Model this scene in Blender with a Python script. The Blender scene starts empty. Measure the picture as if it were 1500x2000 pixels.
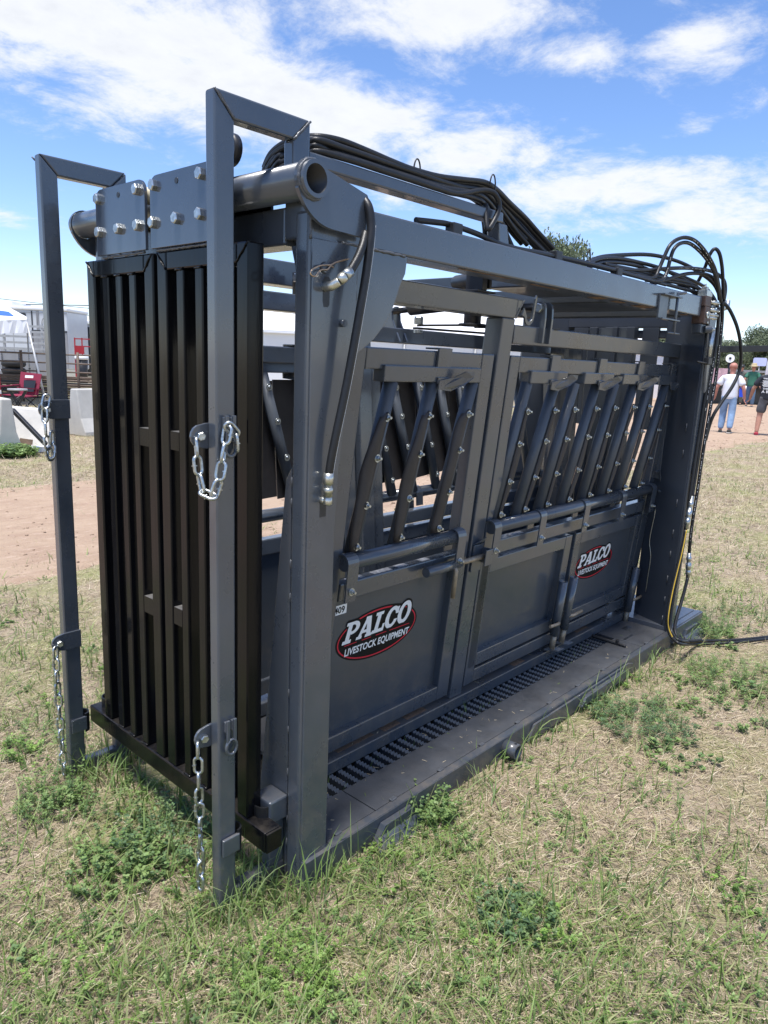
import bpy, math, random
import numpy as np
from mathutils import Vector, Matrix, Quaternion
random.seed(7)
rng = np.random.default_rng(11)
scene = bpy.context.scene
C = scene.collection

# ------------------------------------------------------------------ camera
cam_d = bpy.data.cameras.new('camera')
cam = bpy.data.objects.new('camera', cam_d)
C.objects.link(cam)
scene.camera = cam
cam_d.sensor_fit = 'HORIZONTAL'
cam_d.sensor_width = 36.0
cam_d.lens = 36.0 * 1408.78 / 1500.0
cam_d.clip_start = 0.05
cam_d.clip_end = 4000
RC = ((0.6778, -0.73414, 0.04038), (-0.12322, -0.16757, -0.97813), (0.72485, 0.658, -0.20404))
m = Matrix(((RC[0][0], -RC[1][0], -RC[2][0], 0.0),
            (RC[0][1], -RC[1][1], -RC[2][1], 0.0),
            (RC[0][2], -RC[1][2], -RC[2][2], 1.6),
            (0, 0, 0, 1)))
cam.matrix_world = m

# ------------------------------------------------------------------ light
SUN_DIR = Vector((-0.22, -0.06, 0.97)).normalized()      # towards the sun
sun_d = bpy.data.lights.new('sun', 'SUN')
sun_d.energy = 2.9
sun_d.angle = math.radians(12)
sun_d.color = (1.0, 0.965, 0.92)
sun = bpy.data.objects.new('sun', sun_d)
C.objects.link(sun)
sun.rotation_euler = SUN_DIR.to_track_quat('Z', 'Y').to_euler()
sun.location = (0, 0, 30)

world = bpy.data.worlds.new('World')
scene.world = world
world.use_nodes = True
wn = world.node_tree
for n in list(wn.nodes): wn.nodes.remove(n)
def WN(t, **kw):
    n = wn.nodes.new(t)
    for k, v in kw.items(): setattr(n, k, v)
    return n
def wl(a, b): wn.links.new(a, b)
def wmath(op, a, b=None, c=None, clamp=False):
    n = WN('ShaderNodeMath', operation=op, use_clamp=clamp)
    for i, v in enumerate((a, b, c)):
        if v is None: continue
        if isinstance(v, (int, float)): n.inputs[i].default_value = v
        else: wl(v, n.inputs[i])
    return n.outputs[0]
wout = WN('ShaderNodeOutputWorld')
bg = WN('ShaderNodeBackground'); bg.inputs['Strength'].default_value = 0.10
wl(bg.outputs[0], wout.inputs[0])
sky = WN('ShaderNodeTexSky', sky_type='NISHITA')
sky.sun_disc = False
sky.sun_elevation = math.asin(SUN_DIR.z)
sky.sun_rotation = math.atan2(SUN_DIR.x, SUN_DIR.y)
sky.altitude = 900; sky.air_density = 1.0; sky.dust_density = 0.15; sky.ozone_density = 2.6
tc = WN('ShaderNodeTexCoord')
sep = WN('ShaderNodeSeparateXYZ'); wl(tc.outputs['Generated'], sep.inputs[0])
az = wmath('MULTIPLY', wmath('ARCTAN2', sep.outputs[1], sep.outputs[0]), 57.29578)
el = wmath('MULTIPLY', wmath('ARCSINE', sep.outputs[2]), 57.29578)
# cloud layer: noise on a plane overhead, gathered into banks
zc = wmath('ADD', wmath('MAXIMUM', sep.outputs[2], 0.0), 0.16)
comb = WN('ShaderNodeCombineXYZ')
wl(wmath('DIVIDE', sep.outputs[0], zc), comb.inputs[0])
wl(wmath('DIVIDE', sep.outputs[1], zc), comb.inputs[1])
nz = WN('ShaderNodeTexNoise', noise_dimensions='3D')
nz.inputs['Scale'].default_value = 3.6; nz.inputs['Detail'].default_value = 9; nz.inputs['Roughness'].default_value = 0.68
nz.inputs['Distortion'].default_value = 0.25
wl(comb.outputs[0], nz.inputs['Vector'])
nz2 = WN('ShaderNodeTexNoise', noise_dimensions='3D')
nz2.inputs['Scale'].default_value = 0.8; nz2.inputs['Detail'].default_value = 3
wl(comb.outputs[0], nz2.inputs['Vector'])
# cloud banks (azimuth, elevation, half widths, weight)
banks = [(62, 20.4, 12, 3.2, 1.25), (55, 17.8, 9.5, 3.0, 1.25), (48, 16.6, 7.5, 2.4, 1.1), (38.5, 14.6, 8, 2.4, .95),
         (28.5, 12.5, 8.5, 2.0, .95), (18.5, 10.9, 8, 1.5, .9), (39.5, 22.8, 11, 2.2, .95), (40, 20.2, 4.0, 1.3, .6),
         (32, 20.8, 6.5, 1.5, .8), (23, 20.6, 4.2, 1.4, .75), (22.5, 15.8, 1.8, .7, .55), (70, 8.0, 3.5, .8, .5), (16, 20.5, 2.5, 1.2, .55), (10, 13, 9, 2.5, .8), (80, 17, 9, 3, .7)]
tot = None
for a0, e0, ra, re, wgt in banks:
    da = wmath('DIVIDE', wmath('SUBTRACT', az, a0), ra)
    de = wmath('DIVIDE', wmath('SUBTRACT', el, e0), re)
    r2 = wmath('ADD', wmath('MULTIPLY', da, da), wmath('MULTIPLY', de, de))
    g = wmath('MULTIPLY', wmath('EXPONENT', wmath('MULTIPLY', r2, -0.75)), wgt)
    tot = g if tot is None else wmath('MAXIMUM', tot, g)
# the same broken cloud goes on over the rest of the sky
hi = wmath('MULTIPLY', wmath('MULTIPLY', wmath('SUBTRACT', nz2.outputs[0], 0.40), 3.2, clamp=True), wmath('MULTIPLY', wmath('SUBTRACT', el, 21.0), 0.12, clamp=True))
tot = wmath('MAXIMUM', tot, wmath('MULTIPLY', hi, 0.9))
dens = wmath('ADD', tot, wmath('MULTIPLY', wmath('SUBTRACT', nz.outputs[0], 0.5), 2.6))
mr = WN('ShaderNodeMapRange', interpolation_type='SMOOTHSTEP'); mr.inputs['From Min'].default_value = 0.20; mr.inputs['From Max'].default_value = 1.0
wl(dens, mr.inputs['Value'])
cmask = wmath('MULTIPLY', mr.outputs[0], 0.95)
# cloud colour: thick parts a little greyer
mr2 = WN('ShaderNodeMapRange'); mr2.inputs['From Min'].default_value = 0.8; mr2.inputs['From Max'].default_value = 1.7
wl(dens, mr2.inputs['Value'])
ccol = WN('ShaderNodeMixRGB'); ccol.inputs[1].default_value = (4.6, 4.7, 4.85, 1); ccol.inputs[2].default_value = (3.75, 3.87, 4.12, 1)
nz3 = WN('ShaderNodeTexNoise', noise_dimensions='3D'); nz3.inputs['Scale'].default_value = 9.0; nz3.inputs['Detail'].default_value = 7; nz3.inputs['Roughness'].default_value = .6
wl(comb.outputs[0], nz3.inputs['Vector'])
puff = wmath('MULTIPLY', wmath('SUBTRACT', nz3.outputs[0], 0.34), 3.0, clamp=True)
wl(wmath('MULTIPLY', mr2.outputs[0], puff), ccol.inputs[0])
hs = WN('ShaderNodeHueSaturation'); hs.inputs['Saturation'].default_value = 1.12; hs.inputs['Value'].default_value = 1.0
wl(sky.outputs[0], hs.inputs['Color'])
mixs = WN('ShaderNodeMixRGB')
wl(cmask, mixs.inputs[0]); wl(hs.outputs[0], mixs.inputs[1]); wl(ccol.outputs[0], mixs.inputs[2])
wl(mixs.outputs[0], bg.inputs['Color'])
tint = WN('ShaderNodeMixRGB', blend_type='MULTIPLY'); tint.inputs[0].default_value = 1; tint.inputs[2].default_value = (1.05, .98, 1.05, 1)
wl(hs.outputs[0], tint.inputs[1]); wl(tint.outputs[0], mixs.inputs[1])

scene.view_settings.view_transform = 'Standard'
scene.view_settings.look = 'None'
scene.view_settings.gamma = 1.0
scene.view_settings.exposure = 1.12
scene.view_settings.use_curve_mapping = False

# ------------------------------------------------------------------ measured points (metres)
PT = {
 'hb0': [(1.4066,1.8,2.129),(1.3988,1.76,2.1588),(1.3977,1.7,2.1763),(1.4065,1.645,2.1816),(1.4207,1.6,2.1803),(1.4929,1.585,2.1841),(1.5899,1.58,2.1795),(1.6943,1.575,2.1719),(1.788,1.575,2.1696),(1.9131,1.575,2.1751),(2.0476,1.575,2.192),(2.1634,1.575,2.2062),(2.2566,1.585,2.1999),(2.3643,1.6,2.1775),(2.5046,1.62,2.1522),(2.604,1.62,2.1148),(2.6967,1.6,2.0642)],
 'hb1': [(1.4003,1.78,2.1209),(1.3977,1.74,2.1475),(1.409,1.7,2.1642),(1.4068,1.645,2.1647),(1.4123,1.59,2.1589),(1.4795,1.57,2.1578),(1.6018,1.57,2.1588),(1.7302,1.565,2.1552),(1.8763,1.565,2.1591),(2.0359,1.565,2.1758),(2.1584,1.57,2.1883),(2.2424,1.58,2.1781),(2.3667,1.61,2.147),(2.4758,1.62,2.1015),(2.5382,1.61,2.0666)],
 'hb2': [(1.3993,1.76,2.1153),(1.3945,1.72,2.136),(1.4148,1.7,2.1508),(1.4146,1.645,2.1507),(1.4038,1.58,2.1414),(1.4902,1.56,2.1416),(1.6136,1.56,2.1434),(1.7668,1.555,2.1424),(1.9164,1.555,2.1504),(2.0874,1.56,2.1674),(2.2058,1.58,2.1681),(2.3349,1.61,2.1329),(2.4078,1.62,2.0822),(2.4326,1.61,2.0447)],
 'hb3': [(1.3981,1.74,2.1097),(1.3994,1.71,2.1249),(1.416,1.69,2.1363),(1.4186,1.645,2.1371),(1.3953,1.57,2.1253),(1.5009,1.55,2.1254),(1.6256,1.55,2.1265),(1.7621,1.55,2.1263),(1.9378,1.55,2.137),(2.1183,1.56,2.1536),(2.23,1.59,2.1396),(2.3039,1.62,2.1024),(2.3169,1.62,2.0511)],
 'hb4': [(1.4235,1.8,2.1283),(1.41,1.76,2.1571),(1.4052,1.7,2.1714),(1.4103,1.645,2.1733),(1.4299,1.61,2.1737),(1.5271,1.6,2.1875),(1.6264,1.595,2.1855),(1.7572,1.59,2.1741),(1.9316,1.59,2.1776),(2.125,1.59,2.2007),(2.246,1.6,2.2048),(2.3639,1.61,2.1679),(2.4789,1.62,2.1297),(2.5728,1.61,2.0866),(2.63,1.59,2.0509)],
 'hb5': [(1.4086,1.73,2.1105),(1.4098,1.7,2.1203),(1.4152,1.645,2.1245),(1.3983,1.575,2.1139),(1.5214,1.55,2.115),(1.6703,1.55,2.1172),(1.8357,1.55,2.1226),(1.9918,1.55,2.1391),(2.1309,1.55,2.1808),(2.1813,1.532,2.1782),(2.2135,1.53,2.1474),(2.1972,1.53,2.1029),(2.1531,1.53,2.0594),(2.1739,1.56,2.0398)],
 'hbeam0': [(1.8098,1.56,2.0353),(1.8998,1.555,2.043),(1.9734,1.55,2.0464),(2.1172,1.55,2.0407),(2.2847,1.545,2.0235),(2.4671,1.54,2.0261),(2.7393,1.54,2.0344),(3.0549,1.54,2.0398),(3.3693,1.54,2.0379),(3.721,1.535,2.0342)],
 'hbeam1': [(2.2818,1.6,2.0446),(2.4073,1.57,2.0312),(2.5655,1.555,2.0344),(2.818,1.56,2.0394),(3.1965,1.56,2.042),(3.5901,1.56,2.0436),(3.9616,1.55,2.041),(4.1682,1.53,2.0363)],
 'hr0': [(3.0544,1.62,2.0656),(3.1746,1.63,2.1008),(3.3445,1.64,2.132),(3.6392,1.63,2.174),(3.8063,1.6,2.1811),(4.0077,1.57,2.1712),(4.1984,1.54,2.139),(4.2996,1.5,2.0913),(4.3172,1.46,2.0124)],
 'hr1': [(3.0268,1.6,2.0568),(3.1805,1.62,2.0965),(3.3593,1.62,2.1189),(3.5639,1.61,2.1248),(3.7667,1.59,2.1209),(3.9962,1.57,2.0972),(4.147,1.54,2.0667),(4.1864,1.5,2.029)],
 'hr2': [(3.4125,1.56,2.0458),(3.6001,1.55,2.0539),(3.6543,1.55,2.1033),(3.6806,1.54,2.1663),(3.7042,1.53,2.2169),(3.759,1.52,2.2527),(3.8219,1.5,2.2699),(3.9101,1.48,2.2613),(4.016,1.46,2.2167),(4.1337,1.45,2.1536),(4.23,1.45,2.0717),(4.2929,1.45,1.9964)],
 'hr3': [(3.5089,1.545,2.0345),(3.6419,1.53,2.043),(3.7048,1.53,2.0887),(3.7258,1.53,2.1472),(3.735,1.52,2.2035),(3.7906,1.51,2.2394),(3.8845,1.5,2.2493),(3.9984,1.48,2.2183),(4.0955,1.46,2.1678),(4.1761,1.45,2.106),(4.2783,1.455,2.0089)],
 'hr4': [(4.257,1.6,2.0522),(4.2591,1.57,2.1199),(4.2114,1.53,2.1748),(4.1735,1.5,2.2319),(4.1812,1.48,2.263),(4.2015,1.46,2.2408),(4.2363,1.45,2.1788),(4.2683,1.445,2.1021),(4.3132,1.445,2.0117)],
 'hr5': [(3.3028,1.6,2.063),(3.5644,1.58,2.0873),(3.7977,1.55,2.1224),(3.9902,1.52,2.1432),(4.2064,1.49,2.1509),(4.3073,1.46,2.1203),(4.3393,1.45,2.0689),(4.3207,1.445,1.9932)],
 'hr6': [(3.596,1.56,2.0226),(3.7508,1.55,2.0601),(3.9226,1.53,2.1054),(4.0791,1.51,2.127),(4.1888,1.48,2.1192),(4.2564,1.46,2.0612),(4.3197,1.45,1.9713)],
 'hr7': [(3.1937,1.61,2.0598),(3.4751,1.59,2.0658),(3.7349,1.57,2.0618),(4.0255,1.55,2.0655),(4.2548,1.52,2.044),(4.3026,1.48,1.9925)],
 'hr8': [(3.9264,1.6,2.1194),(4.1299,1.58,2.1066),(4.3155,1.56,2.0841),(4.3943,1.53,2.0349),(4.402,1.5,1.9788)],
 'hdA': [(4.3023,1.445,1.9971),(4.3371,1.445,1.8896),(4.338,1.44,1.7218),(4.3374,1.44,1.551),(4.2964,1.435,1.3787),(4.2756,1.435,1.1457),(4.2687,1.435,0.9376),(4.2531,1.435,0.7268),(4.2664,1.435,0.5701)],
 'hdA2': [(4.2802,1.43,0.4178),(4.2292,1.425,0.3123),(4.1564,1.42,0.2035),(4.1185,1.41,0.1429),(4.0997,1.38,0.103),(4.1372,1.33,0.086),(4.1997,1.28,0.0907)],
 'hdB': [(4.2712,1.45,1.9674),(4.2998,1.45,1.8319),(4.2838,1.445,1.6636),(4.2661,1.445,1.4935),(4.2507,1.445,1.2924),(4.2376,1.445,1.0585),(4.2105,1.44,0.913)],
 'hdC': [(4.1436,1.43,0.7283),(4.1029,1.425,0.6),(4.0237,1.42,0.4041),(3.9744,1.41,0.2654),(3.9715,1.4,0.1925),(3.9707,1.37,0.1401),(3.9548,1.31,0.1228),(4.3078,1.3386,0.018),(4.4714,1.2147,0.018),(4.7451,1.0599,0.018)],
 'hdD': [(4.2701,1.46,1.8578),(4.2619,1.455,1.6908),(4.2489,1.455,1.4644),(4.2298,1.455,1.205),(4.2017,1.45,0.9721),(4.1661,1.44,0.6472),(4.1213,1.44,0.3786),(4.0849,1.43,0.218),(4.047,1.4,0.1422),(4.0085,1.33,0.1206),(4.3892,1.3311,0.018),(4.5755,1.1879,0.018),(4.7842,1.0704,0.018)],
 'hloop': [(4.3023,1.445,1.9971),(4.3584,1.42,1.96),(4.4011,1.38,1.8656),(4.4463,1.36,1.7557),(4.4781,1.36,1.6425),(4.4333,1.37,1.5492),(4.3743,1.4,1.4522),(4.3334,1.42,1.3848),(4.3271,1.435,1.3195),(4.3078,1.44,1.2318)],
 'hpost0': [(1.3683,1.42,1.889),(1.3798,1.4,1.939),(1.416,1.42,1.9968),(1.4534,1.47,2.0267)],
 'hpost1': [(1.4632,1.48,2.0296),(1.4656,1.455,2.0246),(1.4647,1.43,2.0),(1.4665,1.42,1.9543),(1.4582,1.415,1.9009),(1.4465,1.415,1.8211),(1.4308,1.415,1.7404),(1.4134,1.42,1.6321),(1.3938,1.425,1.5223),(1.37,1.43,1.4115),(1.358,1.435,1.3412),(1.353,1.44,1.2869)],
 'hpost2': [(1.4613,1.435,1.9354),(1.4361,1.42,1.8983),(1.4134,1.415,1.8628),(1.3883,1.415,1.8277)],
 'fit_top': [(1.3883,1.415,1.8277),(1.3665,1.415,1.8124),(1.3534,1.42,1.7985),(1.3449,1.43,1.7904),(1.3659,1.47,1.7888)],
 'fit_low': [(1.3511,1.44,1.2871),(1.3526,1.44,1.241),(1.3514,1.44,1.2194),(1.3541,1.455,1.2065)],
 'clip': [(1.4187,1.43,1.8656),(1.3721,1.43,1.8508),(1.3529,1.425,1.8419),(1.3176,1.42,1.8361),(1.2881,1.42,1.8227),(1.2832,1.42,1.811),(1.2991,1.42,1.8078),(1.3128,1.42,1.8218),(1.3269,1.42,1.8272),(1.3413,1.42,1.8289),(1.3519,1.42,1.839),(1.363,1.42,1.8365)],
 'vlv': [(4.0116,1.46,2.0246),(4.0584,1.46,1.9375),(4.054,1.46,1.8448),(4.2169,1.45,2.0222),(4.192,1.45,1.9826),(4.1856,1.45,1.8527),(4.1835,1.45,1.6885),(4.1643,1.45,1.6549)],
 'slat_top': [(1.8358,1.6396,1.5311),(2.0557,1.6395,1.5325),(2.2997,1.6394,1.534),(2.6942,1.6391,1.5365),(2.9306,1.639,1.538),(3.11,1.6389,1.5392),(3.3259,1.6388,1.5406),(3.5277,1.6387,1.5418),(3.7535,1.6386,1.5433),(3.9519,1.6385,1.5445),(4.1837,1.6388,1.5402)],
 'slat_bot': [(1.717,1.689,0.9499),(1.944,1.6895,0.9443),(2.1711,1.69,0.9387),(2.5726,1.6882,0.9596),(2.764,1.6896,0.9435),(2.9587,1.6894,0.9452),(3.1667,1.6894,0.945),(3.3798,1.69,0.9384),(3.5903,1.6897,0.942),(3.7957,1.6899,0.9397),(4.0132,1.6893,0.9467)],
 'tabs': [(2.0826,1.6321,1.6196),(2.8664,1.6328,1.6107),(3.3171,1.6334,1.604),(3.7608,1.634,1.5967),(4.2057,1.6351,1.5839)],
 'hdr': [(1.7755,1.6371,1.5607),(2.305,1.6389,1.5399),(2.678,1.6368,1.5641),(2.9857,1.6378,1.5521),(3.151,1.6369,1.5631),(3.4509,1.6383,1.5464),(3.5623,1.6374,1.5575),(3.8508,1.6385,1.5439),(4.0158,1.6375,1.5562),(4.2979,1.6388,1.5408)],
 'straps': [(1.6737,1.6931,0.902),(2.289,1.6937,0.8944),(2.541,1.6933,0.8998),(2.9155,1.6927,0.906),(3.3464,1.6924,0.9098),(3.775,1.6922,0.9127),(4.1816,1.6913,0.9233)],
 'dec1': [(1.7063,1.7537,0.6007),(2.1519,1.7539,0.5985),(1.9166,1.7542,0.5953),(1.8888,1.7461,0.6901),(1.9617,1.7634,0.486)],
 'dec2': [(3.4882,1.7602,0.5245),(3.9308,1.7599,0.5273),(3.7008,1.7601,0.5259)],
 'lab': [(1.6795,1.7415,0.7438),(1.7159,1.7443,0.7116)],
 'pins': [(3.2347,1.705,0.5259),(3.2554,1.7309,0.2213),(3.3528,1.7052,0.5242),(3.3415,1.7296,0.2365),(4.1746,1.7146,0.4135),(4.1696,1.7388,0.1285)],
 'latch': [(2.0948,1.6706,0.814),(2.41,1.6717,0.8003),(2.253,1.6719,0.7985),(2.265,1.6824,0.6747)],
 'clevis': [(2.6081,1.5947,1.8237),(2.7267,1.5997,1.765),(2.7482,1.5944,1.8282),(2.5191,1.5966,1.8013)],
 'clumps': [(1.071,2.918),(1.062,2.605),(0.98,2.838),(0.95,2.391),(0.938,2.202),(1.039,2.223),(0.938,1.919),(1.042,1.885),(1.11,1.784),(1.143,1.928),(1.128,1.669),(1.074,1.259),(1.06,1.16),(1.057,1.079),(1.127,1.356),(1.659,0.909),(1.662,0.825),(1.633,0.964),(1.876,1.416),(1.693,1.357),(1.782,1.386),(3.135,1.176),(3.33,1.133),(3.13,1.249),(4.665,1.399),(4.857,1.416),(4.0,0.984),(3.925,0.886),(3.501,0.904),(2.274,0.482),(2.202,0.402),(4.127,11.322),(4.529,11.785),(0.867,1.332),(1.354,0.956),(1.527,1.344),(1.819,1.235),(2.125,0.976),(2.956,0.918),(2.612,0.887),(1.213,2.181),(1.228,2.0),(1.192,2.291),(1.247,1.618),(1.424,1.38),(3.494,1.53),(5.145,1.229),(1.963,0.374),(0.662,1.602),(0.626,1.801)],
 'pts': [(21.709,6.905),(21.496,5.825),(41.858,12.11),(44.573,13.49)],
 'men': [(19.685,6.136,0.161),(19.903,5.271,0.105),(34.188,9.807,0.299),(35.481,10.672,0.331)],
 'tent': [(22.005,27.774,2.706),(32.526,16.305,3.098),(22.079,27.875,3.296),(30.201,28.432,4.536)],
 'trailer': [(12.596,38.357,3.41),(15.283,35.418,3.477),(14.882,34.872,0.29)],
 'sign': [(26.468,7.479,2.122),(33.286,9.164,2.368),(32.29,10.242,2.309),(38.537,12.173,1.322),(39.368,11.273,1.371)],
 'boom': [(5.295,1.831,1.809),(5.5,1.609,1.822),(5.576,1.507,1.764)],
 'trl': [(15.692,34.975,3.501),(11.124,39.952,3.322)],
 'stk': [(9.646,28.739,1.122),(11.71,26.504,1.245)],
 'fnc': [(7.791,23.213,1.214),(10.115,20.696,1.352)],
 'pil': [(8.12,24.381,0.267),(10.576,21.72,0.413)],
 'tyr': [(9.885,26.286,0.921)],
 'cnp': [(8.015,20.261,2.29),(6.71,21.657,2.16),(8.099,19.459,0.004),(9.374,23.686,2.483),(7.85,25.318,2.331)],
 'red': [(7.227,20.484,0.214),(7.421,20.526,1.037)],
 'chr': [(7.256,18.863,-0.011),(6.859,18.105,0.056)],
 'shd': [(17.349,38.564,1.357),(19.068,36.702,1.459),(14.451,30.991,0.949),(15.241,33.3,1.399)],
 'bar': [(4.231,11.626,-0.035),(4.537,12.237,-0.16),(5.155,11.894,-0.051),(4.674,12.611,0.552),(5.358,12.293,0.484),(6.093,13.468,0.025),(6.826,13.873,0.014)],
 'bx': [(4.478,11.737,-0.024),(4.613,11.512,-0.023),(4.402,11.873,0.637),(4.607,11.194,0.156)]}

# ------------------------------------------------------------------ materials
def mat(name, base, rough=0.5, metal=0.0, var=0.12, nscale=6.0, bump=0.0, bscale=200.0, coat=0.0, spec=0.5, dust=0.0, dustcol=(0.17, 0.145, 0.115), alpha=None, rvar=0.0, stretch=None, streak=0.0, mud=0.0):
    M = bpy.data.materials.new(name); M.use_nodes = True
    t = M.node_tree; N = t.nodes; L = t.links
    b = N['Principled BSDF']
    b.inputs['Base Color'].default_value = (*base, 1)
    b.inputs['Roughness'].default_value = rough
    b.inputs['Metallic'].default_value = metal
    b.inputs['Coat Weight'].default_value = coat
    b.inputs['Coat Roughness'].default_value = 0.10; b.inputs['Coat IOR'].default_value = 1.6
    b.inputs['Specular IOR Level'].default_value = spec
    g = N.new('ShaderNodeNewGeometry')
    src = g.outputs['Position']
    if stretch:
        mp = N.new('ShaderNodeMapping'); mp.inputs['Scale'].default_value = stretch
        L.new(src, mp.inputs[0]); src = mp.outputs[0]
    col = None
    if var > 0:
        n = N.new('ShaderNodeTexNoise'); n.inputs['Scale'].default_value = nscale; n.inputs['Detail'].default_value = 6; n.inputs['Roughness'].default_value = .65
        L.new(src, n.inputs['Vector'])
        r = N.new('ShaderNodeMapRange'); r.inputs['From Min'].default_value = .3; r.inputs['From Max'].default_value = .7
        r.inputs['To Min'].default_value = 1 - var; r.inputs['To Max'].default_value = 1 + var
        L.new(n.outputs[0], r.inputs[0])
        mx = N.new('ShaderNodeVectorMath'); mx.operation = 'SCALE'; mx.inputs[0].default_value = base
        L.new(r.outputs[0], mx.inputs['Scale']); col = mx.outputs[0]
        if rvar:
            rr = N.new('ShaderNodeMapRange'); rr.inputs['From Min'].default_value = .3; rr.inputs['From Max'].default_value = .7
            rr.inputs['To Min'].default_value = rough - rvar; rr.inputs['To Max'].default_value = rough + rvar
            L.new(n.outputs[0], rr.inputs[0]); L.new(rr.outputs[0], b.inputs['Roughness'])
    if dust > 0:   # dust that has settled on level faces and thin films elsewhere
        sx = N.new('ShaderNodeSeparateXYZ'); L.new(g.outputs['Normal'], sx.inputs[0])
        up = N.new('ShaderNodeMapRange'); up.inputs['From Min'].default_value = .55; up.inputs['From Max'].default_value = .95
        L.new(sx.outputs[2], up.inputs[0])
        dn = N.new('ShaderNodeTexNoise'); dn.inputs['Scale'].default_value = 14; dn.inputs['Detail'].default_value = 8; dn.inputs['Roughness'].default_value = .7
        L.new(g.outputs['Position'], dn.inputs['Vector'])
        dr = N.new('ShaderNodeMapRange'); dr.inputs['From Min'].default_value = .38; dr.inputs['From Max'].default_value = .68; dr.inputs['To Max'].default_value = dust
        L.new(dn.outputs[0], dr.inputs[0])
        mu = N.new('ShaderNodeMath'); mu.operation = 'MULTIPLY'; L.new(up.outputs[0], mu.inputs[0]); L.new(dr.outputs[0], mu.inputs[1])
        mixd = N.new('ShaderNodeMixRGB'); L.new(mu.outputs[0], mixd.inputs[0])
        if col is not None: L.new(col, mixd.inputs[1])
        else: mixd.inputs[1].default_value = (*base, 1)
        mixd.inputs[2].default_value = (*dustcol, 1)
        col = mixd.outputs[0]
    if streak > 0:   # fine scratches and thin run marks
        sn = N.new('ShaderNodeTexNoise'); sn.inputs['Scale'].default_value = 1.0; sn.inputs['Detail'].default_value = 5; sn.inputs['Roughness'].default_value = .75
        sm = N.new('ShaderNodeMapping'); sm.inputs['Scale'].default_value = (90, 90, 7)
        L.new(g.outputs['Position'], sm.inputs[0]); L.new(sm.outputs[0], sn.inputs['Vector'])
        sr = N.new('ShaderNodeMapRange'); sr.inputs['From Min'].default_value = .66; sr.inputs['From Max'].default_value = .74; sr.inputs['To Max'].default_value = streak
        L.new(sn.outputs[0], sr.inputs[0])
        ms = N.new('ShaderNodeMixRGB'); L.new(sr.outputs[0], ms.inputs[0])
        if col is not None: L.new(col, ms.inputs[1])
        else: ms.inputs[1].default_value = (*base, 1)
        ms.inputs[2].default_value = (0.22, 0.22, 0.23, 1)
        col = ms.outputs[0]
    if mud > 0:   # dirt splashed on the lowest parts, and faint smears higher up
        sz = N.new('ShaderNodeSeparateXYZ'); L.new(g.outputs['Position'], sz.inputs[0])
        zr = N.new('ShaderNodeMapRange'); zr.inputs['From Min'].default_value = .55; zr.inputs['From Max'].default_value = .0; zr.inputs['To Min'].default_value = .10; zr.inputs['To Max'].default_value = 1
        L.new(sz.outputs[2], zr.inputs[0])
        mn = N.new('ShaderNodeTexNoise'); mn.inputs['Scale'].default_value = 9; mn.inputs['Detail'].default_value = 10; mn.inputs['Roughness'].default_value = .74
        L.new(g.outputs['Position'], mn.inputs['Vector'])
        mq = N.new('ShaderNodeMapRange'); mq.inputs['From Min'].default_value = .47; mq.inputs['From Max'].default_value = .72; mq.inputs['To Max'].default_value = mud
        L.new(mn.outputs[0], mq.inputs[0])
        mm_ = N.new('ShaderNodeMath'); mm_.operation = 'MULTIPLY'; L.new(zr.outputs[0], mm_.inputs[0]); L.new(mq.outputs[0], mm_.inputs[1])
        mxm = N.new('ShaderNodeMixRGB'); L.new(mm_.outputs[0], mxm.inputs[0]); L.new(col, mxm.inputs[1]); mxm.inputs[2].default_value = (.20, .165, .125, 1); col = mxm.outputs[0]
    if col is not None: L.new(col, b.inputs['Base Color'])
    if bump > 0:
        bn = N.new('ShaderNodeTexNoise'); bn.inputs['Scale'].default_value = bscale; bn.inputs['Detail'].default_value = 3
        L.new(src, bn.inputs['Vector'])
        bb = N.new('ShaderNodeBump'); bb.inputs['Strength'].default_value = bump; bb.inputs['Distance'].default_value = 0.002
        L.new(bn.outputs[0], bb.inputs['Height']); L.new(bb.outputs[0], b.inputs['Normal'])
    return M
GREY = (0.057, 0.069, 0.088)
M_grey = mat('charcoal_paint', GREY, .30, var=.10, nscale=5, bump=.10, bscale=70, coat=.55, spec=.6, dust=.38, rvar=.10, streak=.30, mud=.6)
M_grey2 = mat('charcoal_sheet', (0.051, 0.062, 0.079), .40, var=.10, nscale=3, bump=.08, bscale=60, coat=.25, dust=.3, rvar=.10, streak=.25, mud=.6)
M_shaded = mat('charcoal_shaded', (0.036, 0.045, 0.062), .5, var=.1, nscale=3, bump=.08, bscale=60, dust=.3, rvar=.06)  # the charcoal paint again, with the tower's shade darkened into its colour
M_black = mat('black_gloss_paint', (0.0045, 0.0048, 0.0062), .17, var=.25, nscale=40, bump=.22, bscale=55, coat=.05, spec=.20, stretch=(1, 1, .12), rvar=.05, dust=.2)
M_plate = mat('hanger_gloss', (0.040, 0.050, 0.070), .16, var=.15, nscale=9, bump=.08, bscale=70, coat=.55, spec=.55)
M_slat = mat('slat_paint', (0.066, 0.077, 0.094), .48, var=.12, nscale=9, bump=.1, bscale=70, coat=.1, streak=.25)
M_floor = mat('dusty_floor_steel', (0.052, 0.056, 0.064), .62, var=.3, nscale=9, bump=.25, bscale=120, dust=.30, dustcol=(.105, .10, .096), rvar=.1)
M_deck = mat('front_deck_paint', (0.075, 0.083, 0.10), .30, var=.1, nscale=7, bump=.08, coat=.3)
M_grate = mat('serrated_bar', (0.052, 0.058, 0.068), .38, var=.25, nscale=30, bump=.3, bscale=150, dust=.3, dustcol=(.09, .08, .07))
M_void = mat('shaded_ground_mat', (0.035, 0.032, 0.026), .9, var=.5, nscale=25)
M_rubber = mat('black_hose_rubber', (0.014, 0.0145, 0.016), .42, var=.3, nscale=60, bump=.2, bscale=300, spec=.4)
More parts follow.
